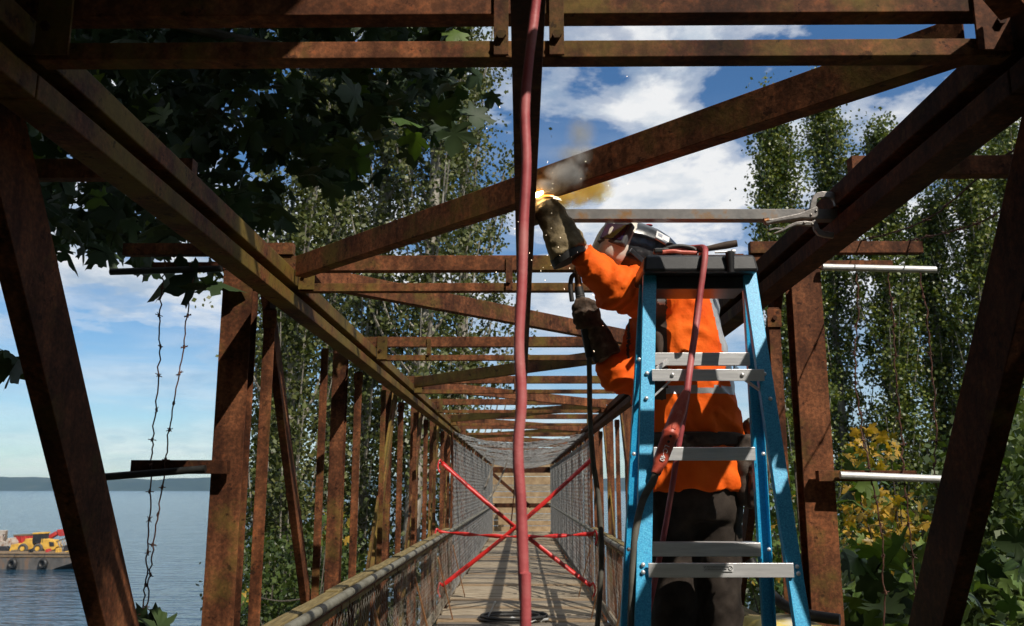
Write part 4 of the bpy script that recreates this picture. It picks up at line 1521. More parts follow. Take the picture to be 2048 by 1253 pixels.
smoke('grey_smoke', 'thin grey smoke curling up in front of the diagonal brace', [(tuple(P(1140, 352, 2.93)), (.10, .07, .055)), (tuple(P(1175, 322, 2.93)), (.085, .07, .06)), (tuple(P(1104, 372, 2.95)), (.07, .06, .03))],
      240.0, (.78, .76, .72), (.3, .3, .3), 26.0, .42)
smoke('orange_fume', 'orange brown fume drifting right from the weld below the brace', [(tuple(P(1122, 396, 3.12)), (.12, .06, .05)), (tuple(P(1176, 378, 3.16)), (.11, .06, .07))],
      520.0, (.85, .45, .12), (.75, .34, .06), 30.0, .44, glow=.11)
smoke('brown_haze_plume', 'faint yellowish fume rising above the brace against the sky', [(tuple(P(1162, 268, 3.3)), (.075, .08, .085)), (tuple(P(1150, 312, 3.3)), (.12, .08, .06))],
      48.0, (.74, .62, .36), (.5, .4, .2), 18.0, .36)

# ------------------------------------------------------------------ cables
hx = [(1078, -60), (1069, 30), (1058, 120), (1050, 220), (1053, 330), (1047, 450), (1044, 560), (1038, 690), (1043, 800), (1036, 900), (1042, 1010), (1046, 1120), (1049, 1200), (1051, 1270)]
hp = [Vector((.030, 1.36, 2.553))] + [P(a, b, 1.30 - .006 * i) for i, (a, b) in enumerate(hx)] + [Vector((.0, 1.2, .6)), Vector((.02, 1.3, .03)), Vector((.3, 1.7, .012))]
hl = curve_pts(hp, 12)
hs = MB().tube(hl, [.0076 * (1 + .05 * noise.noise(Vector((0, 0, p.z * 14)))) for p in hl], 14).build('hanging_hose', 'red_rubber', None, True)
hk = P(1068, 34, 1.298)
torus(MB(), hk, (.1, 0, 1), .007, .0018, 14, 6).build('tie', 'black_rubber', hs, True)
tag(hs, 'long faded red hose hanging down the middle foreground', 'hose')

yl = 2.775
mb = MB().tube(curve_pts([P(1340, 500, 2.96), P(1390, 496, 2.90), P(1408, 497, 2.82), P(1410, 512, 2.785), P(1406, 545, yl), P(1401, 580, 2.775), P(1394, 640, 2.76), P(1385, 700, 2.72), P(1378, 750, 2.68), P(1374, 785, 2.665)], 8), .0105, 12)
rc = mb.build('ladder_cable', 'red_rubber', None, True)
tag(rc, 'red welding cable looped over the ladder cap with a plug connector', 'cable')
c0, c1_ = P(1372, 784, 2.662), P(1311, 948, 2.62)
con = MB().tube([c0.lerp(c1_, t) for t in (0, .05, .22, .24, .50, .515, .53, .56, .86, .9, 1.0)], [.011, .014, .0215, .022, .0235, .0255, .0255, .0225, .021, .017, .014], 18).build('connector', 'red_plastic', rc, True)
cd = (c1_ - c0).normalized()
sidev = Vector((0, -1, 0))
sidev = (sidev - cd * sidev.dot(cd)).normalized()
MB().box(c0.lerp(c1_, .37) + sidev * .0205, (.016, .008, .062), Matrix((cd.cross(sidev), sidev, cd)).transposed()).build('flat_panel', 'red_plastic', con, bevel=.003)
place_text('LC-40', .020, 'print_white', con, c0.lerp(c1_, .77) + sidev * .0225, cd, sidev.cross(cd))
for t in (.57, .635):
    p = c0.lerp(c1_, t) + sidev * .0222
    MB().tube([p, p + sidev * .002], .0042, 10).build('screw_hole', 'print_black', con, True)
MB().tube(curve_pts([c1_ - cd * .01, c1_ + cd * .03, P(1286, 1000, 2.62), P(1272, 1060, 2.60), P(1266, 1140, 2.58), P(1262, 1253, 2.56), P(1258, 1360, 2.54), (.28, 2.5, .05), (.1, 2.6, .02)]), .0105, 12).build('grey_lead', 'grey_rubber', rc, True)
mb = MB().tube(curve_pts([P(1398, 500, 3.0), P(1402, 508, 3.06), P(1400, 560, 3.10), P(1392, 640, 3.11), P(1376, 780, 3.13), P(1356, 900, 3.15), P(1340, 1000, 3.16), P(1326, 1080, 3.17), P(1308, 1170, 3.18), P(1290, 1260, 3.18), P(1270, 1380, 3.16), (.30, 3.1, .1), (.2, 3.0, .02)]), .010, 12)
tag(mb.build('inner_cable', 'red_rubber', None, True), 'second red cable hanging inside the ladder between its rails', 'cable')

# ------------------------------------------------------------------ tools lying on the ladder cap
tz = CAP_Z + .002
hm_ = thing('chipping_hammer', 'dark handled hammer lying across the ladder cap', 'hammer', (.6, 2.9, tz))
MB().tube([P(1386, 502, 2.88), P(1420, 497, 2.87), P(1452, 491, 2.86), P(1474, 487, 2.855)], [.008, .010, .013, .012], 12).build('handle', 'tool_leather', hm_, True)
MB().bar(P(1366, 506, 2.88), P(1400, 500, 2.88), .018, .016).build('head', 'clamp_steel', hm_, bevel=.003)
pl = thing('pliers', 'black and red handled pliers on the ladder cap by the helmet', 'pliers', (.5, 2.9, tz))
for s, q in ((1, [(1328, 500), (1345, 494), (1365, 493), (1385, 497), (1392, 503)]), (-1, [(1325, 505), (1345, 503), (1362, 505), (1380, 506), (1395, 507)])):
    MB().tube(curve_pts([P(a, b, 2.86 + .01 * s) for a, b in q], 4), .0075, 8).build('grip', 'red_plastic' if s < 0 else 'black_rubber', pl, True)
MB().box(P(1322, 503, 2.87), (.05, .03, .016)).build('jaws', 'black_pipe', pl, bevel=.004)
sc = MB().tube([P(1430, 505, 2.84), P(1462, 504, 2.84), P(1464, 504, 2.84), P(1470, 504, 2.84)], [.004, .004, .009, .009], 10).build('socket_bit', 'aluminium', None, True)
tag(sc, 'small bright socket bit at the right end of the ladder cap', 'tool')

# ------------------------------------------------------------------ right side: black hose and tarp over the rail
tag(MB().tube(curve_pts([P(1500, 1120, 3.9), P(1535, 1178, 3.85), P(1560, 1205, 3.8), P(1590, 1222, 3.75), P(1625, 1232, 3.7), P(1680, 1240, 3.65)]), .022, 12).build('black_hose', 'black_rubber', None, True),
    'thick black hose sagging between the ladder and the right post', 'hose')
V, Fc = [], []
nx, ny = 26, 22
for j in range(ny + 1):
    for i in range(nx + 1):
        u, v = i / nx, j / ny
        x = .90 + .34 * u
        y = 3.3 + .75 * v
        z = 1.085 + .075 * math.sin(math.pi * u) ** .6 * (.65 + .35 * math.sin(math.pi * v)) + .03 * noise.noise(Vector((x * 9, y * 7, 1))) - .35 * max(0, .18 - u) - .3 * max(0, u - .85)
        V.append((x, y, z))
for j in range(ny):
    for i in range(nx):
        Fc.append((j * (nx + 1) + i, j * (nx + 1) + i + 1, (j + 1) * (nx + 1) + i + 1, (j + 1) * (nx + 1) + i))
tp = MB().add(V, Fc).build('tarp', 'yellow_tarp', None, True)
tp.modifiers.new('thick', 'SOLIDIFY').thickness = .004
tag(tp, 'crumpled yellow and white tarp over the right handrail', 'tarp')

# ------------------------------------------------------------------ danger tapes across the walkway
YT = 12.33


def tape(pa, pb, label, flips=0, letters=True, seed=0):
    a, b = P(*pa, YT), P(*pb, YT)
    d = b - a
    dn = d.normalized()
    upv = dn.cross(Vector((0, 1, 0))).normalized()
    if upv.z < 0:
        upv = -upv
    rr = random.Random(seed)
    n = 60
    vs, fs = [], []
    for i in range(n + 1):
        t = i / n
        w = .029 * (1 if flips == 0 else abs(math.cos(t * math.pi * flips + .5)) * .75 + .25)
        tw = rr.uniform(-.15, .15) + .4 * math.sin(t * 7 + seed)
        c = a + d * t - Vector((0, 0, .05 * math.sin(math.pi * t)))
        o = (upv * math.cos(tw) + Vector((0, 1, 0)) * math.sin(tw)) * w
        vs += [c - o, c + o]
    for i in range(n):
        fs.append((2 * i, 2 * i + 1, 2 * i + 3, 2 * i + 2))
    o = MB().add(vs, fs).build('danger_tape', 'tape_red', None, True)
    o.modifiers.new('thick', 'SOLIDIFY').thickness = .0006
    tag(o, label, 'tape')
    if letters:
        L = d.length
        s = .35
        while s < L - .2:
            t = s / L
            c = a + d * t - Vector((0, 0, .05 * math.sin(math.pi * t))) + Vector((0, -.018, 0))
            place_text('DANGER', .052 if flips == 0 else .035, 'print_black', o, c, dn, upv)
            s += .58
    # loose knotted ends
    for c, sg in ((a, -1), (b, 1)):
        MB().tube(curve_pts([c, c + Vector((.03 * sg, -.03, .04)), c + Vector((.05 * sg, -.05, -.06)), c + Vector((.02 * sg, -.06, -.14))], 4), [.012] * 12 + [.004], 6).build('knot', 'tape_red', o, True)
    return o


tape((884, 926), (1182, 1172), 'red DANGER tape running from upper left down to lower right', seed=1)
tape((884, 1172), (1182, 920), 'red DANGER tape running from lower left up to upper right', seed=2)
tape((878, 1064), (1186, 1068), 'red DANGER tape twisted level across the walkway at rail height', flips=5, seed=3)

# ------------------------------------------------------------------ coil on the deck
cx = P(1010, 1240, 11.95)
co = thing('cable_coil', 'flat black cable coil lying on the deck planks', 'cable coil', (cx.x, 12.0, .0))
pts = []
for i in range(120):
    a = 2 * math.pi * i / 28
    r_ = .33 + .04 * math.sin(i * .13)
    pts.append((cx.x + .1 + r_ * 1.2 * math.cos(a), 12.0 + r_ * math.sin(a), .02 + .012 * (i / 28)))
MB().tube(pts, .015, 8).build('loop', 'black_rubber', co, True)
pts = [(cx.x - .12, 11.85, .25), (cx.x - .17, 11.88, .14), (cx.x - .2, 11.9, .04), (cx.x, 11.82, .03), (cx.x + .25, 11.85, .04), (cx.x + .4, 11.95, .03)]
tag(MB().tube(curve_pts(pts), .010, 8).build('wire_end', 'galvanized', None, True), 'bent bright wire end sticking up inside the black coil', 'wire')
mb = MB().loft([((cx.x + .05 + .5 * t, 11.8 + .05 * math.sin(t * 9), .03 + .01 * math.sin(t * 20)), (0, .05 + .03 * math.sin(t * 13), 0), (0, 0, .02 + .008 * math.sin(t * 17))) for t in [k / 12 for k in range(13)]], 10)
tag(mb.build('rag', 'rag_white', None, True), 'twisted white rag lying inside the black coil', 'rag')

# ================================================================== BARGE AND MACHINES ON THE WATER
YB = 160.0


def wheel(parent, px, py, y, r, w, hub='machine_yellow'):
    c = P(px, py, y)
    t = torus(MB(), c + Vector((0, w / 2, 0)), (0, 1, 0), r * .70, r * .30, 20, 8, squash=w / (r * .6)).build('tyre', 'wheel_rubber', parent, True)
    MB().tube([c - Vector((0, .02, 0)), c + Vector((0, w, 0))], r * .42, 14).build('rim', hub, t, True)


def slab(nm, pts, y0, th, mt, parent, bev=.06):
    return MB().prism([P(a, b, y0) for a, b in pts], (0, th, 0)).build(nm, mt, parent, bevel=bev)


def build_barge():
    z1 = P(100, 1109, YB).z
    xe = P(168, 1109, YB).x
    xr = P(78, 1140, YB).x
    b = thing('barge', 'flat rusty work barge floating on the sound, loaded with machines', 'barge', (xe - 30, YB + 8, WATER_Z))
    poly = [(xe - 62, YB, z1), (xe, YB, z1), (xe, YB, z1 - .9), (xr + 3, YB, WATER_Z + .25), (xr, YB, WATER_Z - 1), (xe - 62, YB, WATER_Z - 1)]
    MB().prism(poly, (0, 12, 0)).build('hull', 'barge_hull', b, bevel=.08)
    MB().box(((xe + xe - 62) / 2, YB + 6, z1 + .12), (62.2, 12.2, .22)).build('deck', 'barge_deck', b, bevel=.04)
    MB().box((xe - 25, YB - .06, z1 - .35), (49, .12, .3)).build('rubbing_strake', 'barge_deck', b)
    for px in (60, 63, 145):
        MB().box(P(px, 1105, YB + 1) + Vector((0, 0, .2)), (.5, .3, .6)).build('bollard', 'machine_dark', b, bevel=.05)
    for px, lb in ((25, 'large black tyre fender hung on the barge side, left one'), (86, 'large black tyre fender hung on the barge side near its raked end')):
        c = P(px, 1128, YB - .45)
        t = thing('tyre_fender', lb, 'tyre', c, 'tyre fenders on the barge')
        torus(MB(), c, (.25, 1, 0), .62, .30, 24, 10, squash=1.2).build('tyre', 'black_rubber', t, True)
        MB().tube([c + Vector((0, .2, .6)), c + Vector((0, .35, 1.7))], .05, 6).build('chain', 'machine_dark', t)
    return z1


ZD = build_barge()


def build_machines():
    y = YB + 5
    # wheel loader
    w = thing('wheel_loader', 'yellow wheel loader with its bucket down on the barge deck', 'loader', P(66, 1108, y))
    slab('bucket', [(17, 1106), (22, 1090), (37, 1087), (40, 1095), (38, 1107)], y - .3, 3.2, 'machine_yellow', w)
    slab('lift_arm', [(34, 1098), (40, 1090), (52, 1080), (60, 1084), (50, 1094), (40, 1102)], y + .3, .5, 'machine_yellow', w)
    slab('lift_arm', [(34, 1098), (40, 1090), (52, 1080), (60, 1084), (50, 1094), (40, 1102)], y + 1.9, .5, 'machine_yellow', w)
    slab('front_frame', [(48, 1090), (50, 1078), (63, 1079), (66, 1097), (54, 1101)], y + .2, 2.2, 'machine_yellow', w)
    slab('chassis', [(54, 1096), (92, 1092), (94, 1101), (58, 1103)], y + .4, 1.9, 'machine_dark', w)
    cab = slab('cab', [(66, 1069), (88, 1068), (86, 1086), (64, 1088)], y + .3, 1.9, 'machine_dark', w)
    slab('roof', [(65, 1066), (89, 1065), (89, 1068), (65, 1069)], y + .2, 2.1, 'machine_yellow', cab, .02)
    for a, b_ in (((69, 1069), (67, 1087)), ((79, 1069), (78, 1087)), ((87, 1068), (85, 1086))):
        MB().bar(P(*a, y + .25), P(*b_, y + .25), .12, .1, up=(0, 1, 0)).build('pillar', 'machine_dark', cab)
    slab('hood', [(80, 1090), (83, 1078), (107, 1081), (113, 1094), (108, 1100), (90, 1102)], y + .2, 2.1, 'machine_yellow', w)
    slab('grille', [(98, 1084), (107, 1085), (108, 1093), (99, 1093)], y + .12, .1, 'machine_dark', w, .01)
    MB().tube([P(92, 1080, y + 1), P(92, 1072, y + 1)], .1, 8).build('exhaust', 'machine_dark', w)
    for px in (44, 74):
        wheel(w, px, 1098, y - .75, .92, .6)
        wheel(w, px, 1098, y + 1.9, .80, .55)
    # red hopper and its conveyor behind
    y2 = YB + 8.5
    h = thing('hopper', 'red steel hopper with conveyor behind the loader on the barge', 'hopper', P(48, 1108, y2))
    slab('bin', [(27, 1072), (68, 1070), (66, 1090), (34, 1090)], y2, 2.6, 'machine_red', h)
    slab('rim', [(26, 1070), (69, 1068), (69, 1071), (26, 1073)], y2 - .12, 2.84, 'truss_brown', h, .02)
    for k in range(5):
        x = 34 + k * 8
        MB().bar(P(x, 1072, y2 - .1), P(x + 2, 1089, y2 - .1), .2, .14, up=(0, 1, 0)).build('rib', 'machine_red', h)
    MB().bar(P(84, 1084, y2 + 1), P(116, 1066, y2 + 1), 1.3, .7).build('conveyor', 'machine_red', h, bevel=.05)
    slab('head_box', [(113, 1060), (123, 1059), (123, 1073), (117, 1073)], y2 + .3, 1.6, 'machine_red', h)
    for x in (40, 62, 100):
        MB().bar(P(x, 1086, y2 + 1), P(x, 1106, y2 + 1), .3, .3, up=(0, 1, 0)).build('leg', 'machine_dark', h)
    # lattice boom conveyor
    y3 = YB + 6
    l = thing('lattice_conveyor', 'brown lattice conveyor boom slanting up on the barge', 'conveyor', P(130, 1108, y3))
    for dy in (0, 1.3):
        a0, a1 = P(112, 1084, y3 + dy), P(160, 1067, y3 + dy)
        b0, b1 = P(112, 1099, y3 + dy), P(160, 1082, y3 + dy)
        MB().bar(a0, a1, .2, .2).build('chord', 'truss_brown', l)
        MB().bar(b0, b1, .2, .26).build('chord', 'truss_brown', l)
        for k in range(9):
            t0, t1 = k / 9, (k + 1) / 9
            MB().bar(a0.lerp(a1, t0), b0.lerp(b1, (t0 + t1) / 2), .1, .1).build('lacing', 'machine_white' if dy == 0 else 'truss_brown', l)
            MB().bar(b0.lerp(b1, (t0 + t1) / 2), a0.lerp(a1, t1), .1, .1).build('lacing', 'machine_white' if dy == 0 else 'truss_brown', l)
    MB().bar(P(120, 1098, y3 + .6), P(120, 1106, y3 + .6), .5, .5, up=(0, 1, 0)).build('axle_post', 'truss_brown', l)
    wheel(l, 119, 1103, y3 - .6, .5, .4, 'truss_brown')
    wheel(l, 119, 1103, y3 + 1.6, .5, .4, 'truss_brown')
    MB().bar(P(150, 1082, y3 + .6), P(146, 1106, y3 + .6), .25, .25, up=(0, 1, 0)).build('support_leg', 'machine_yellow', l)
    for i, (q, lb) in enumerate((([(124, 1112), (130, 1103), (140, 1104), (134, 1113)], 'low yellow machine part lying under the lattice conveyor'), ([(142, 1108), (148, 1095), (158, 1092), (158, 1098), (150, 1108)], 'tilted yellow chute at the right end of the barge load'))):
        o = slab('machine_part', q, YB + 2.5, 1.2, 'machine_yellow', None, .05)
        tag(o, lb, 'machine part')
    for i, (px, lb) in enumerate(((97, 'small rusty block standing on the barge deck behind the loader'), (106, 'second rusty block on the barge deck nearer the lattice conveyor'))):
        o = slab('deck_block', [(px, 1109), (px + 1, 1103), (px + 4, 1103), (px + 4, 1109)], YB + 1.5, .6, 'barge_deck', None, .04)
        tag(o, lb, 'block')
    # odds and ends between the machines
    for q, yy, mt, lb in (([(22, 1108), (22, 1101), (33, 1100), (33, 1108)], 3.2, 'truss_brown', 'brown crate on the barge deck before the loader bucket'),
                          ([(90, 1108), (91, 1099), (96, 1098), (98, 1108)], 1.6, 'machine_red', 'small red gear box behind the loader on the barge'),
                          ([(110, 1108), (111, 1098), (117, 1096), (118, 1108)], 1.2, 'machine_yellow', 'yellow pump unit beside the lattice conveyor wheel'),
                          ([(126, 1104), (127, 1093), (136, 1090), (139, 1104)], 4.0, 'machine_dark', 'dark engine block under the lattice conveyor'),
                          ([(132, 1109), (133, 1104), (145, 1103), (146, 1109)], .8, 'barge_deck', 'rusty pallet near the right end of the barge deck'),
                          ([(56, 1109), (57, 1106), (66, 1106), (66, 1109)], .9, 'rag_white', 'pale bundle lying between the loader wheels')):
        tag(slab('deck_gear', q, YB + yy, 1.1, mt, None, .06), lb, 'gear', 'loose gear on the barge')
    # pale crawler machine at the left edge
    e = thing('crawler_drill', 'pale rusty crawler machine at the left end of the barge load', 'crawler', P(2, 1108, y))
    slab('track', [(-30, 1106), (-32, 1098), (-26, 1094), (12, 1093), (17, 1098), (15, 1106)], y, .9, 'machine_dark', e)
    slab('track', [(-30, 1106), (-32, 1098), (-26, 1094), (12, 1093), (17, 1098), (15, 1106)], y + 2.4, .9, 'machine_dark', e)
    slab('body', [(-26, 1093), (-26, 1072), (-6, 1070), (0, 1082), (10, 1084), (16, 1076), (22, 1086), (22, 1093)], y + .3, 2.6, 'machine_white', e)
    slab('mast', [(-3, 1092), (-2, 1061), (13, 1061), (12, 1068), (5, 1070), (4, 1092)], y + .8, .6, 'machine_white', e)
    slab('mast_rail', [(9, 1090), (10, 1062), (13, 1062), (12, 1090)], y + .8, .4, 'truss_brown', e, .02)


build_machines()


# ================================================================== TREES
def quads_leaves(C, size, rng, flat=0.0, aspect=.8):
    """Diamond leaves centred on C (n,3)."""
    n = len(C)
    a = rng.normal(size=(n, 3))
    a[:, 2] *= (1 - flat)
    a /= np.linalg.norm(a, axis=1, keepdims=True)
    b = rng.normal(size=(n, 3))
    b -= a * (a * b).sum(1, keepdims=True)
    b /= np.linalg.norm(b, axis=1, keepdims=True)
    s = (size * rng.uniform(.65, 1.25, n))[:, None]
    V = np.stack([C - a * s * .5, C + b * s * .5 * aspect, C + a * s * .5, C - b * s * .5 * aspect], 1).reshape(-1, 3)
    F_ = np.arange(4 * n).reshape(n, 4)
    return V, F_


def poplar(label, x, y, z_top, rad, seed, n_br=85, per=26, clumps=12, leaf=.10, mt='poplar_leaf', lean=(0, 0), low=.1, group=None, trunk_r=.22, stems=1, droop=0):
    rng = np.random.default_rng(seed)
    z0 = ground_z(x, y) - .3
    Hh = z_top - z0
    t = thing('poplar_tree', label, 'tree', (x, y, z0), group)

    def axis(f):
        return Vector((x + lean[0] * f * f + .25 * math.sin(f * 5 + seed), y + lean[1] * f * f, z0 + Hh * f))
    tp = [axis(f) for f in np.linspace(0, .985, 16)]
    MB().tube(tp, [trunk_r * (1 - f) ** .8 + .015 for f in np.linspace(0, .97, 16)], 9).build('trunk', 'bark_pale', t, True)
    C = []
    limb = MB()
    for i in range(n_br):
        f0 = low + (.93 - low) * ((i + rng.uniform(0, 1)) / n_br) ** .95
        prof = min(1.0, (f0 - low) * 4 + .55) * (1 - max(0, f0 - .25) / .78) ** .55
        reach = rad * prof * rng.choice([.35, .6, .85, 1.0, 1.1, 1.3]) * rng.uniform(.85, 1.15)
        az = rng.uniform(0, 2 * math.pi)
        rise = reach * rng.uniform(1.6, 3.0) + .5
        a = axis(f0)
        d = Vector((math.cos(az), math.sin(az), 0))
        b = a + d * reach * .62 + Vector((0, 0, rise * .38))
        c = a + d * reach + Vector((0, 0, rise))
        pts = curve_pts([a, b, c], 5)
        if not (abs(c.x) < 2.1 and c.z < 3.6 and c.y < 38):
            limb.tube(pts, list(np.linspace(.045, .010, len(pts))), 4, caps=False)
        for q in range(clumps):
            u = rng.uniform(.22, 1.08)
            p = a.lerp(b, u * 2) if u < .5 else b.lerp(c, (u - .5) * 2)
            s = rng.choice([.09, .14, .20, .27])
            off = rng.normal(0, .12 + .10 * u, 3)
            cc = np.array(p) + off
            if abs(cc[0]) < 2.1 and cc[2] < 3.4 and cc[1] < 38:      # nothing grows into the walkway
                continue
            C.append(cc + rng.normal(0, 1, (per, 3)) * np.array([s, s, s * 1.5]))
    k = limb.build('limbs', 'bark_pale', t)
    k['kind'] = 'stuff'
    C = np.concatenate(C)
    V, Fq = quads_leaves(C, leaf, rng)
    o = link('crown', array_mesh('crown', V, Fq, mt), None, t)
    o['kind'] = 'stuff'
    return t


GL = 'poplars left of the footbridge'
GR = 'poplars behind the right truss'


def at_px(px, y):
    p = P(px, 900, y)
    return p.x


LEFT = [(588, 21.0, 14.5, 1.35, 'pale trunked poplar nearest the left truss, its bare trunk showing', .20, .10), (735, 23.5, 19.0, 1.5, 'thick poplar standing right of the pale leftmost trunk', .26, .1),
        (832, 21.5, 20.0, 1.6, 'tall poplar seen behind the middle of the top cross beams', .26, .12), (900, 25.5, 22.0, 1.9, 'tallest left poplar, reaching over the bridge top near the red hose', .26, .12),
        (540, 25.0, 9.0, .95, 'lower leafy poplar between the left posts', .18, .05), (660, 29.0, 16.0, 1.5, 'rear poplar filling the gap behind the left trusses', .22, .05)]
for i, (px, y, zt, rad, lb, tr, low) in enumerate(LEFT):
    poplar(lb, at_px(px, y), y, zt, rad, 40 + i, n_br=84, per=26, clumps=12, leaf=.125, mt='poplar_leaf', low=low, group=GL, trunk_r=tr, lean=(.3, 0))
RIGHT = [(1598, 36.0, 155, 1.45, 'slender poplar with its tip left of the dark right chord'), (1700, 38.0, 92, 1.5, 'tall poplar whose tip shows above the diagonal brace'), (1800, 36.0, 222, 1.45, 'poplar behind the hanging barbed strands'),
         (1885, 37.0, 380, 1.5, 'shorter poplar between the barbed strands and the dark diagonal'), (1985, 35.0, 255, 1.9, 'broad poplar at the right picture edge'), (2090, 37.0, 180, 2.3, 'poplar partly cut off by the right picture edge')]
for i, (px, y, py, rad, lb) in enumerate(RIGHT):
    zt = P(px, py, y).z
    poplar(lb, at_px(px, y), y, zt, rad, 70 + i, n_br=115, per=30, clumps=12, leaf=.155, mt='poplar_leaf_deep', low=.06, group=GR, trunk_r=.25)


# ------------------------------------------------------------------ maples
HALF = [(.10, -.05), (.26, -.13), (.43, -.12), (.35, .02), (.30, .13), (.50, .15), (.60, .26), (.80, .34), (.66, .42), (.58, .56), (.46, .47), (.25, .46), (.30, .64), (.24, .80), (.14, .84)]
OUT = [(0, 0)] + HALF + [(0, 1.05)] + [(-a, b) for a, b in reversed(HALF)]


def maple_outline(bend=.25, fold=.22, seed=0):
    rr = random.Random(seed)
    pts = [(0, .30, .03)]
    for a, b in OUT:
        a *= 1 + rr.uniform(-.08, .08)
        b += rr.uniform(-.03, .03)
        z = -fold * abs(a) ** 1.3 - bend * max(0, b - .2) ** 1.6 + rr.uniform(-.03, .03)
        pts.append((a, b, z))
    return np.array(pts)


NO = len(OUT)
LEAF_V = [maple_outline(.3, .25, 1), maple_outline(.1, .4, 2), maple_outline(.5, .12, 3)]
LEAF_F = np.array([(0, 1 + k, 1 + (k + 1) % NO) for k in range(NO)])


def leaf_frames(n, rng, hang=.5):
    """Random leaf frames: y axis (tip) mostly hanging outward and down."""
    a = rng.normal(size=(n, 3))
    a[:, 2] = -abs(a[:, 2]) * hang - hang * .4
    a /= np.linalg.norm(a, axis=1, keepdims=True)
    nrm = rng.normal(size=(n, 3)) * .75
    nrm[:, 2] += .8
    nrm -= a * (a * nrm).sum(1, keepdims=True)
    nrm /= np.linalg.norm(nrm, axis=1, keepdims=True)
    x = np.cross(a, nrm)
    return np.stack([x, a, nrm], 2)          # columns


def leaf_mass(C, size, rng, mt, name='foliage', hang=.5):
    n = len(C)
    M = leaf_frames(n, rng, hang)
    s = size * rng.uniform(.6, 1.2, n)
    Vs, Fs = [], []
    for v in range(3):
        idx = np.where(np.arange(n) % 3 == v)[0]
        V = np.einsum('nij,kj->nki', M[idx], LEAF_V[v]) * s[idx][:, None, None] + C[idx][:, None, :]
        off = (np.arange(len(idx)) * (NO + 1))[:, None, None] + sum(len(q) for q in Vs)
        Fs.append((LEAF_F[None] + off).reshape(-1, 3))
        Vs.append(V.reshape(-1, 3))
    return array_mesh(name, np.concatenate(Vs), np.concatenate(Fs), mt)


def leaf_parts(C, size, rng, mts, parent, hang=.5):
    """Each leaf an object that shares one of three meshes per material."""
    M = leaf_frames(len(C), rng, hang)
    key = {}
    for i, c in enumerate(C):
        mt = mts[i % len(mts)] if isinstance(mts, list) else mts
        k = (mt, i % 3)
        if k not in key:
            key[k] = array_mesh('leaf', LEAF_V[i % 3], LEAF_F, mt)
        o = bpy.data.objects.new('leaf', key[k])
        COL.objects.link(o)
        o.parent = parent
        m = Matrix([list(r_) for r_ in M[i]]).to_4x4()
        loc = world_at(parent)
        o.matrix_basis = Matrix.Translation(Vector(c) - loc) @ m @ Matrix.Scale(size * rng.uniform(.65, 1.2), 4)


def inside(poly, x, y):
    c = False
    j = len(poly) - 1
    for i in range(len(poly)):
        xi, yi = poly[i]
        xj, yj = poly[j]
        if (yi > y) != (yj > y) and x < (xj - xi) * (y - yi) / (yj - yi) + xi:
            c = not c
        j = i
    return c


def sample(poly, n, y0, y1, rng, clump=0.0):
    xs = [p[0] for p in poly]
    ys = [p[1] for p in poly]
    out = []
    while len(out) < n:
        x, y = rng.uniform(min(xs), max(xs)), rng.uniform(min(ys), max(ys))
        if not inside(poly, x, y):
            continue
        if clump and noise.noise(Vector((x * .013, y * .015, 2.5))) < rng.uniform(-.9, .35) * clump - (.15 if y < 260 and x < 700 else 0):
            continue
        out.append(tuple(P(x, y, rng.uniform(y0, y1))))
    return np.array(out)


def outside_view(p):
    d = Vector(p) - CO
    if d.dot(CF) < .1:
        return True
    px, py = proj(p)
    m = .40 * F_PX / d.dot(CF) + 20
    return px < -m or px > 2048 + m or py < -m or py > 1253 + m


# what stands in full sun in the photograph: the crowns must leave these sun lines free
_keep = []
for _i in range(40):
    _t = _i / 39
    for _z in (2.65, 2.70, 2.76, 2.82):
        _keep.append((-.48 + 1.6 * _t, 1.89, _z))
    for _x in (.36, .46, .58, .70, .84):
        _keep.append((_x, 2.85 - .35 * _t, 2.45 - 1.3 * _t))
        _keep.append((_x, 3.25, 2.62 - 1.0 * _t))
    _keep.append((1.1 - 2.2 * _t, 2.03 + 2.28 * _t, 2.70))
    _keep.append((1.40, 4.34, 2.7 - 2.0 * _t))
    _keep.append((1.50, 4.34, 2.7 - 2.0 * _t))
    _keep.append((-1.13, 4.0 + 6 * _t, 2.66))
    _keep.append((-1.45, 4.34, 1.9 - 1.0 * _t))
    for _k in (2, 3, 4):
        for _z in (2.67, 2.79):
            _keep.append((-1.1 + 2.2 * _t, FY[_k] - .03, _z))
    for _k in (2, 3, 4, 5):
        _keep.append((-1.43, FY[_k] - .05, 2.2 - 1.4 * _t))
        _keep.append((-1.26, FY[_k] - .03, 2.2 - 1.4 * _t))
    _keep.append((-1.09, 5 + 8 * _t, 1.0))
    _keep.append((1.7, 4.3, 2.85))
    for _px in (1700, 1750, 1800, 1860):
        _keep.append(tuple(P(_px, 1010 + 240 * _t, 6.0)))
    _keep.append(tuple(P(1046, 10 + 1230 * _t, 1.27)))
KEEP = np.array(_keep)
_s1 = np.array(SD.orthogonal().normalized())
_s2 = np.cross(np.array(SD), _s1)
KEEP2 = np.stack([KEEP @ _s1, KEEP @ _s2], 1)
KEEPD = KEEP @ np.array(SD)


def clear_sun(pts, r=.40):
    pts = np.asarray(pts)
    q = np.stack([pts @ _s1, pts @ _s2], 1)
    d = pts @ np.array(SD)
    ok = []
    for i in range(len(pts)):
        m = ((KEEP2 - q[i]) ** 2).sum(1) < r * r
        ok.append(not (m & (KEEPD < d[i])).any())
    return pts[np.array(ok)]


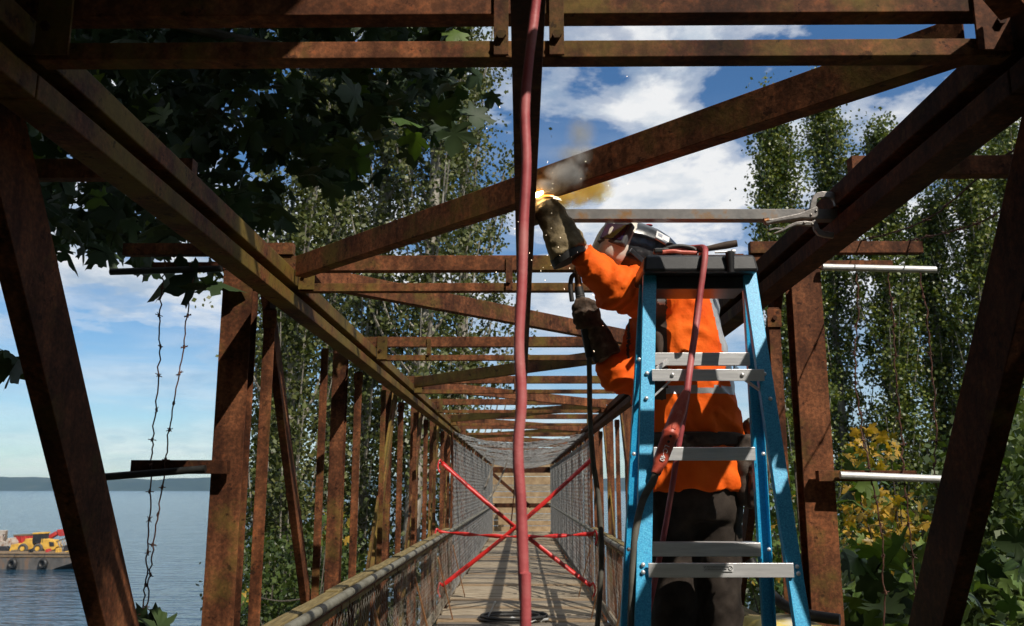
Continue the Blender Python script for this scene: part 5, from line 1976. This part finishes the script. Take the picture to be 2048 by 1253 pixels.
def build_maples():
    rng = np.random.default_rng(77)
    # --- the big leaf maple that hangs over the near left end of the bridge
    base = Vector((-6.2, 2.6, ground_z(-6.2, 2.6) - .3))
    M1 = thing('maple_tree', 'dark overhanging bigleaf maple filling the upper left', 'tree', base)
    tr = MB().tube(curve_pts([base, base + Vector((.3, .1, 3)), (-5.4, 2.9, 3.6), (-4.6, 3.2, 6.5), (-4.2, 3.0, 9)], 5), list(np.linspace(.30, .08, 21)), 12).build('trunk', 'bark_dark', M1, True)
    for pts, r0 in (([(-5.4, 2.9, 3.6), (-3.6, 4.4, 4.6), (-2.0, 5.6, 4.7), (-.8, 6.4, 4.9)], .07), ([(-5.0, 3.0, 4.8), (-3.8, 5.6, 4.4), (-2.7, 7.4, 4.6)], .06), ([(-5.4, 2.9, 3.4), (-4.2, 4.6, 3.5), (-3.3, 5.8, 3.4)], .05),
                    ([(-4.7, 3.2, 6.0), (-2.2, 2.4, 5.4), (0, 1.6, 5.2)], .07), ([(-4.7, 3.2, 5.6), (-2.5, 1.6, 4.4), (-.6, .4, 4.2)], .06)):
        c = curve_pts(pts, 6)
        MB().tube(c, list(np.linspace(r0, .012, len(c))), 7).build('limb', 'bark_dark', M1, True)
    main = [(-20, 30), (300, 40), (560, 40), (760, 50), (960, 60), (1005, 140), (985, 205), (900, 285), (850, 325), (790, 300), (720, 395), (640, 385), (600, 330), (560, 450), (520, 495), (440, 470), (430, 530), (380, 548), (270, 525), (180, 505), (80, 505), (50, 440), (-20, 380)]
    C = sample(main, 280, 4.7, 7.5, rng, 1.0)
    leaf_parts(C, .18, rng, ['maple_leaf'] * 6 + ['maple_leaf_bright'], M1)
    extra = [(395, 552, 4.3), (414, 560, 4.3), (432, 566, 4.3), (350, 545, 4.6), (190, 500, 4.6), (225, 505, 4.6), (300, 515, 4.7), (8, 700, 5), (24, 712, 5.1), (36, 722, 5), (14, 726, 5.1), (252, 1248, 4.2), (285, 1246, 4.2), (318, 1246, 4.25), (340, 1250, 4.2), (120, 335, 3.3), (100, 465, 3.9)]
    leaf_parts(np.array([tuple(P(*q)) for q in extra]), .20, rng, 'maple_leaf', M1, hang=.9)
    dense = [(-20, 20), (560, 30), (760, 40), (930, 50), (960, 110), (900, 230), (840, 290), (760, 270), (690, 370), (620, 360), (570, 300), (540, 440), (500, 480), (400, 470), (300, 500), (180, 480), (80, 480), (-20, 420)]
    D = sample(dense, 2300, 5.5, 10.5, rng, 1.0)
    # canopy overhead, out of the picture, on the sunward side of all that
    U = []
    sd = np.array(SD)
    for k in range(2600):
        b = D[rng.integers(len(D))] if k % 2 else C[rng.integers(len(C))]
        s = .3
        while not outside_view(b + sd * s) and s < 9:
            s += .25
        p = b + sd * (s + rng.uniform(.1, 1.6)) + rng.normal(0, .15, 3)
        if outside_view(p):
            U.append(p)
    k = 0
    while k < 1500:
        tgt = np.array([rng.uniform(-4.5, -.78), rng.uniform(.4, 3.9), rng.uniform(1.3, 3.2)])
        if tgt[0] > -1.5 and noise.noise(Vector((tgt[0] * 2.2, tgt[1] * 2.2, tgt[2] * 2.2))) > .12:
            k += 1
            continue
        p = tgt + sd * rng.uniform(1.3, 4.5)
        if outside_view(p):
            U.append(p)
        k += 1
    U = list(clear_sun(U))
    U2 = []
    for k in range(2600):                                 # over the nearest left diagonal and the chord end
        f = rng.uniform(-.2, .75)
        tgt = np.array([-1.325 + rng.uniform(-.15, .12), 1.99 + 2.3 * f + rng.uniform(-.15, .1), 2.70 - 3.4 * f]) if k % 3 else np.array([-1.2, rng.uniform(.2, 2.6), 2.65])
        p = tgt + sd * rng.uniform(.7, 4.0)
        if outside_view(p):
            U2.append(p)
    o = link('foliage', leaf_mass(clear_sun(U2, .19), .17, rng, 'maple_leaf'), None, M1)
    o['kind'] = 'stuff'
    U = np.array(U)
    o = link('foliage', leaf_mass(D, .17, rng, 'maple_leaf'), None, M1)
    o['kind'] = 'stuff'
    o = link('foliage', leaf_mass(U, .30, rng, 'maple_leaf'), None, M1)
    o['kind'] = 'stuff'

    # --- maple to the right of the bridge: leaves low in the picture and a crown that shades the near right truss
    base = Vector((5.2, .6, ground_z(5.2, .6) - .3))
    M2 = thing('maple_tree', 'green maple growing up beside the right truss, large leaves low down', 'tree', base)
    MB().tube(curve_pts([base, base + Vector((.1, .1, 2.5)), (5.0, .4, 2.2), (4.4, .3, 3.6)], 5), list(np.linspace(.20, .05, 16)), 10).build('trunk', 'bark_dark', M2, True)
    for pts in ([(5.1, .6, 0), (4.2, 3.2, .6), (3.0, 5.6, .7)], [(5.1, .6, -1), (4.0, 4.0, -.3), (2.8, 5.6, .1)], [(5.0, .4, 3.4), (3.6, .6, 3.6), (2.6, .8, 3.4)]):
        c = curve_pts(pts, 6)
        MB().tube(c, list(np.linspace(.05, .010, len(c))), 7).build('limb', 'bark_dark', M2, True)
    lowr = [(1686, 1050), (1720, 1090), (1790, 1085), (1850, 1095), (1890, 1060), (1900, 1150), (1880, 1260), (1690, 1260)]
    C = np.concatenate([sample(lowr, 120, 5.0, 7.0, rng), sample([(1690, 920), (1750, 925), (1760, 1000), (1690, 1020)], 9, 5.6, 6.4, rng), sample([(1940, 1080), (2060, 1060), (2060, 1260), (1920, 1260)], 26, 5.5, 8, rng)])
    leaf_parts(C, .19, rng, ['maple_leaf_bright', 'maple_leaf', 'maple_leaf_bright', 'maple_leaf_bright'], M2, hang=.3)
    U = []
    for k in range(900):
        f = rng.uniform(-.15, .85)
        tgt = np.array([1.325 + rng.uniform(-.1, .12), 1.99 + 2.3 * f + rng.uniform(-.15, .05), 2.70 - 3.4 * f])
        p = tgt + sd * rng.uniform(.8, 3.0)
        if outside_view(p):
            U.append(p)
    o = link('foliage', leaf_mass(clear_sun(U, .36), .27, rng, 'maple_leaf'), None, M2)
    o['kind'] = 'stuff'
    tgt = rng.uniform((3.6, -2.0, -1.5), (6.8, 2.4, 1.7), (700, 3))
    tgt = clear_sun([p for p in tgt if outside_view(p)])
    o = link('foliage', leaf_mass(tgt, .27, rng, 'maple_leaf'), None, M2)
    o['kind'] = 'stuff'

    # --- unseen maple added behind the viewer, its crown cuts sky light on the bridge
    base = Vector((-3.6, -4.2, ground_z(-3.6, -4.2) - .3))
    M3 = thing('maple_tree', 'added unseen maple behind the bridge head, crown dimming the near end', 'tree', base)
    MB().tube(curve_pts([base, base + Vector((.2, .1, 3)), (-3.2, -4.0, 4.0), (-2.6, -3.4, 7.5)], 5), list(np.linspace(.32, .08, 16)), 10).build('trunk', 'bark_dark', M3, True)
    for pts in ([(-3.2, -4, 3.6), (-1.0, -3.0, 4.8), (1.4, -2.4, 5.2), (3.0, -1.6, 5.4)], [(-3.2, -4, 3.2), (-3.6, -2, 4.0), (-3.4, .4, 4.4)], [(-3.1, -4, 4.6), (-1.6, -1.6, 5.6), (-.6, .2, 6.0)], [(-3.3, -4, 2.6), (0, -4.2, 3.2), (3.2, -4.0, 3.4)]):
        c = curve_pts(pts, 6)
        MB().tube(c, list(np.linspace(.09, .015, len(c))), 7).build('limb', 'bark_dark', M3, True)
    U = []
    while len(U) < 5200:
        d = rng.normal(size=3)
        d /= np.linalg.norm(d)
        if d[2] < -.12 or d[1] > .55:
            continue
        p = np.array([0, 1.6, 1.6]) + d * rng.uniform(4.2, 6.6) * np.array([1.05, 1.0, .8])
        if outside_view(p):
            U.append(p)
    U = clear_sun(U, .42)
    o = link('foliage', leaf_mass(U, .36, rng, 'maple_leaf'), None, M3)
    o['kind'] = 'stuff'

    # --- yellow autumn maple sapling lower right
    def sapling(label, polys, y0, y1, n, size, mts, foot, cat='tree', name='maple_sapling', small=0):
        b = Vector((foot[0], foot[1], ground_z(*foot) - .2))
        t = thing(name, label, cat, b)
        pts = np.concatenate([sample(p, int(n * q), y0, y1, rng, 1.0) for p, q in polys])
        top = pts[pts[:, 2].argmax()]
        c = curve_pts([b, (b + Vector(top)) / 2 + Vector((.2, 0, .3)), Vector(top)], 8)
        MB().tube(c, list(np.linspace(.06, .01, len(c))), 7).build('trunk', 'bark_dark', t, True)
        for i in range(14):
            e = Vector(pts[rng.integers(len(pts))])
            s = c[int(len(c) * rng.uniform(.4, .85))]
            cc = curve_pts([s, s.lerp(e, .5) + Vector((0, 0, -.1)), e], 4)
            MB().tube(cc, list(np.linspace(.018, .005, len(cc))), 5).build('branch', 'bark_dark', t)
        leaf_parts(pts, size, rng, mts, t, hang=.5)
        if small:
            pts = np.concatenate([sample(p, int(small * q), y0, y1 + 2.5, rng, 1.0) for p, q in polys])
            o = link('foliage', leaf_mass(pts, size * .9, rng, mts[0] if isinstance(mts, list) else mts), None, t)
            o['kind'] = 'stuff'
        return t
    YL = [([(1690, 868), (1712, 850), (1745, 845), (1800, 880), (1800, 940), (1730, 950), (1690, 950)], .2), ([(1690, 950), (1770, 980), (1850, 990), (1900, 1085), (1880, 1150), (1760, 1150), (1690, 1150)], .8)]
    sapling('yellow autumn maple sapling behind the low white pipe', YL, 8.2, 10.2, 290, .095, ['maple_leaf_yellow', 'maple_leaf_yellow', 'maple_leaf_bright', 'maple_leaf_yellow'], (3.9, 9.4), small=200)
    sapling('green and yellow sapling seen between ladder and right post', [([(1490, 960), (1570, 930), (1605, 880), (1612, 1010), (1600, 1190), (1490, 1170)], 1.0)], 8.6, 10.6, 140, .10, ['maple_leaf_bright', 'maple_leaf_yellow', 'shrub_leaf'], (2.6, 9.8), small=420)
    sapling('small yellow sapling low behind the left truss posts', [([(640, 1010), (700, 1030), (690, 1080), (640, 1090)], .6), ([(480, 1170), (515, 1170), (510, 1215), (480, 1215)], .4)], 15, 17, 60, .17, ['maple_leaf_yellow', 'maple_leaf_bright'], (-4.2, 16))


build_maples()


def shrub(label, poly, y0, y1, n, leaf, mt, foot, seed, name='shrub'):
    rng = np.random.default_rng(seed)
    b = Vector((foot[0], foot[1], ground_z(*foot) - .2))
    t = thing(name, label, 'shrub', b)
    seeds = sample(poly, n // 30, y0, y1, rng)
    C = np.concatenate([c + rng.normal(0, .16, (30, 3)) for c in seeds])
    V, Fq = quads_leaves(C, leaf, rng)
    o = link('foliage', array_mesh('foliage', V, Fq, mt), None, t)
    o['kind'] = 'stuff'
    for i in range(10):
        e = Vector(seeds[rng.integers(len(seeds))])
        c = curve_pts([b + Vector((rng.uniform(-.4, .4), rng.uniform(-.4, .4), 0)), b.lerp(e, .6) + Vector((0, 0, .3)), e], 5)
        MB().tube(c, list(np.linspace(.05, .008, len(c))), 5).build('stem', 'bark_dark', t)


shrub('dense green shrub at the lower right edge beyond the dark diagonal', [(1900, 920), (2060, 820), (2070, 1270), (1870, 1270)], 9, 13, 9000, .11, 'shrub_leaf', (6.0, 11), 1)
shrub('dark green thicket below the right poplars', [(1700, 1120), (1800, 1100), (1900, 1110), (1910, 1270), (1690, 1270)], 12, 16, 3600, .12, 'shrub_leaf', (5.2, 14), 2)
shrub('green thicket behind the ladder foot and right post', [(1490, 1100), (1620, 1080), (1620, 1270), (1490, 1270)], 12, 15, 2200, .12, 'shrub_leaf', (3.4, 13.5), 3)
shrub('leafy undergrowth behind the left truss posts', [(490, 1100), (560, 1060), (720, 1080), (700, 1200), (560, 1270), (480, 1270)], 17, 22, 5200, .12, 'shrub_leaf', (-5.5, 19), 4)

bpy.data.scenes.remove(TMP)
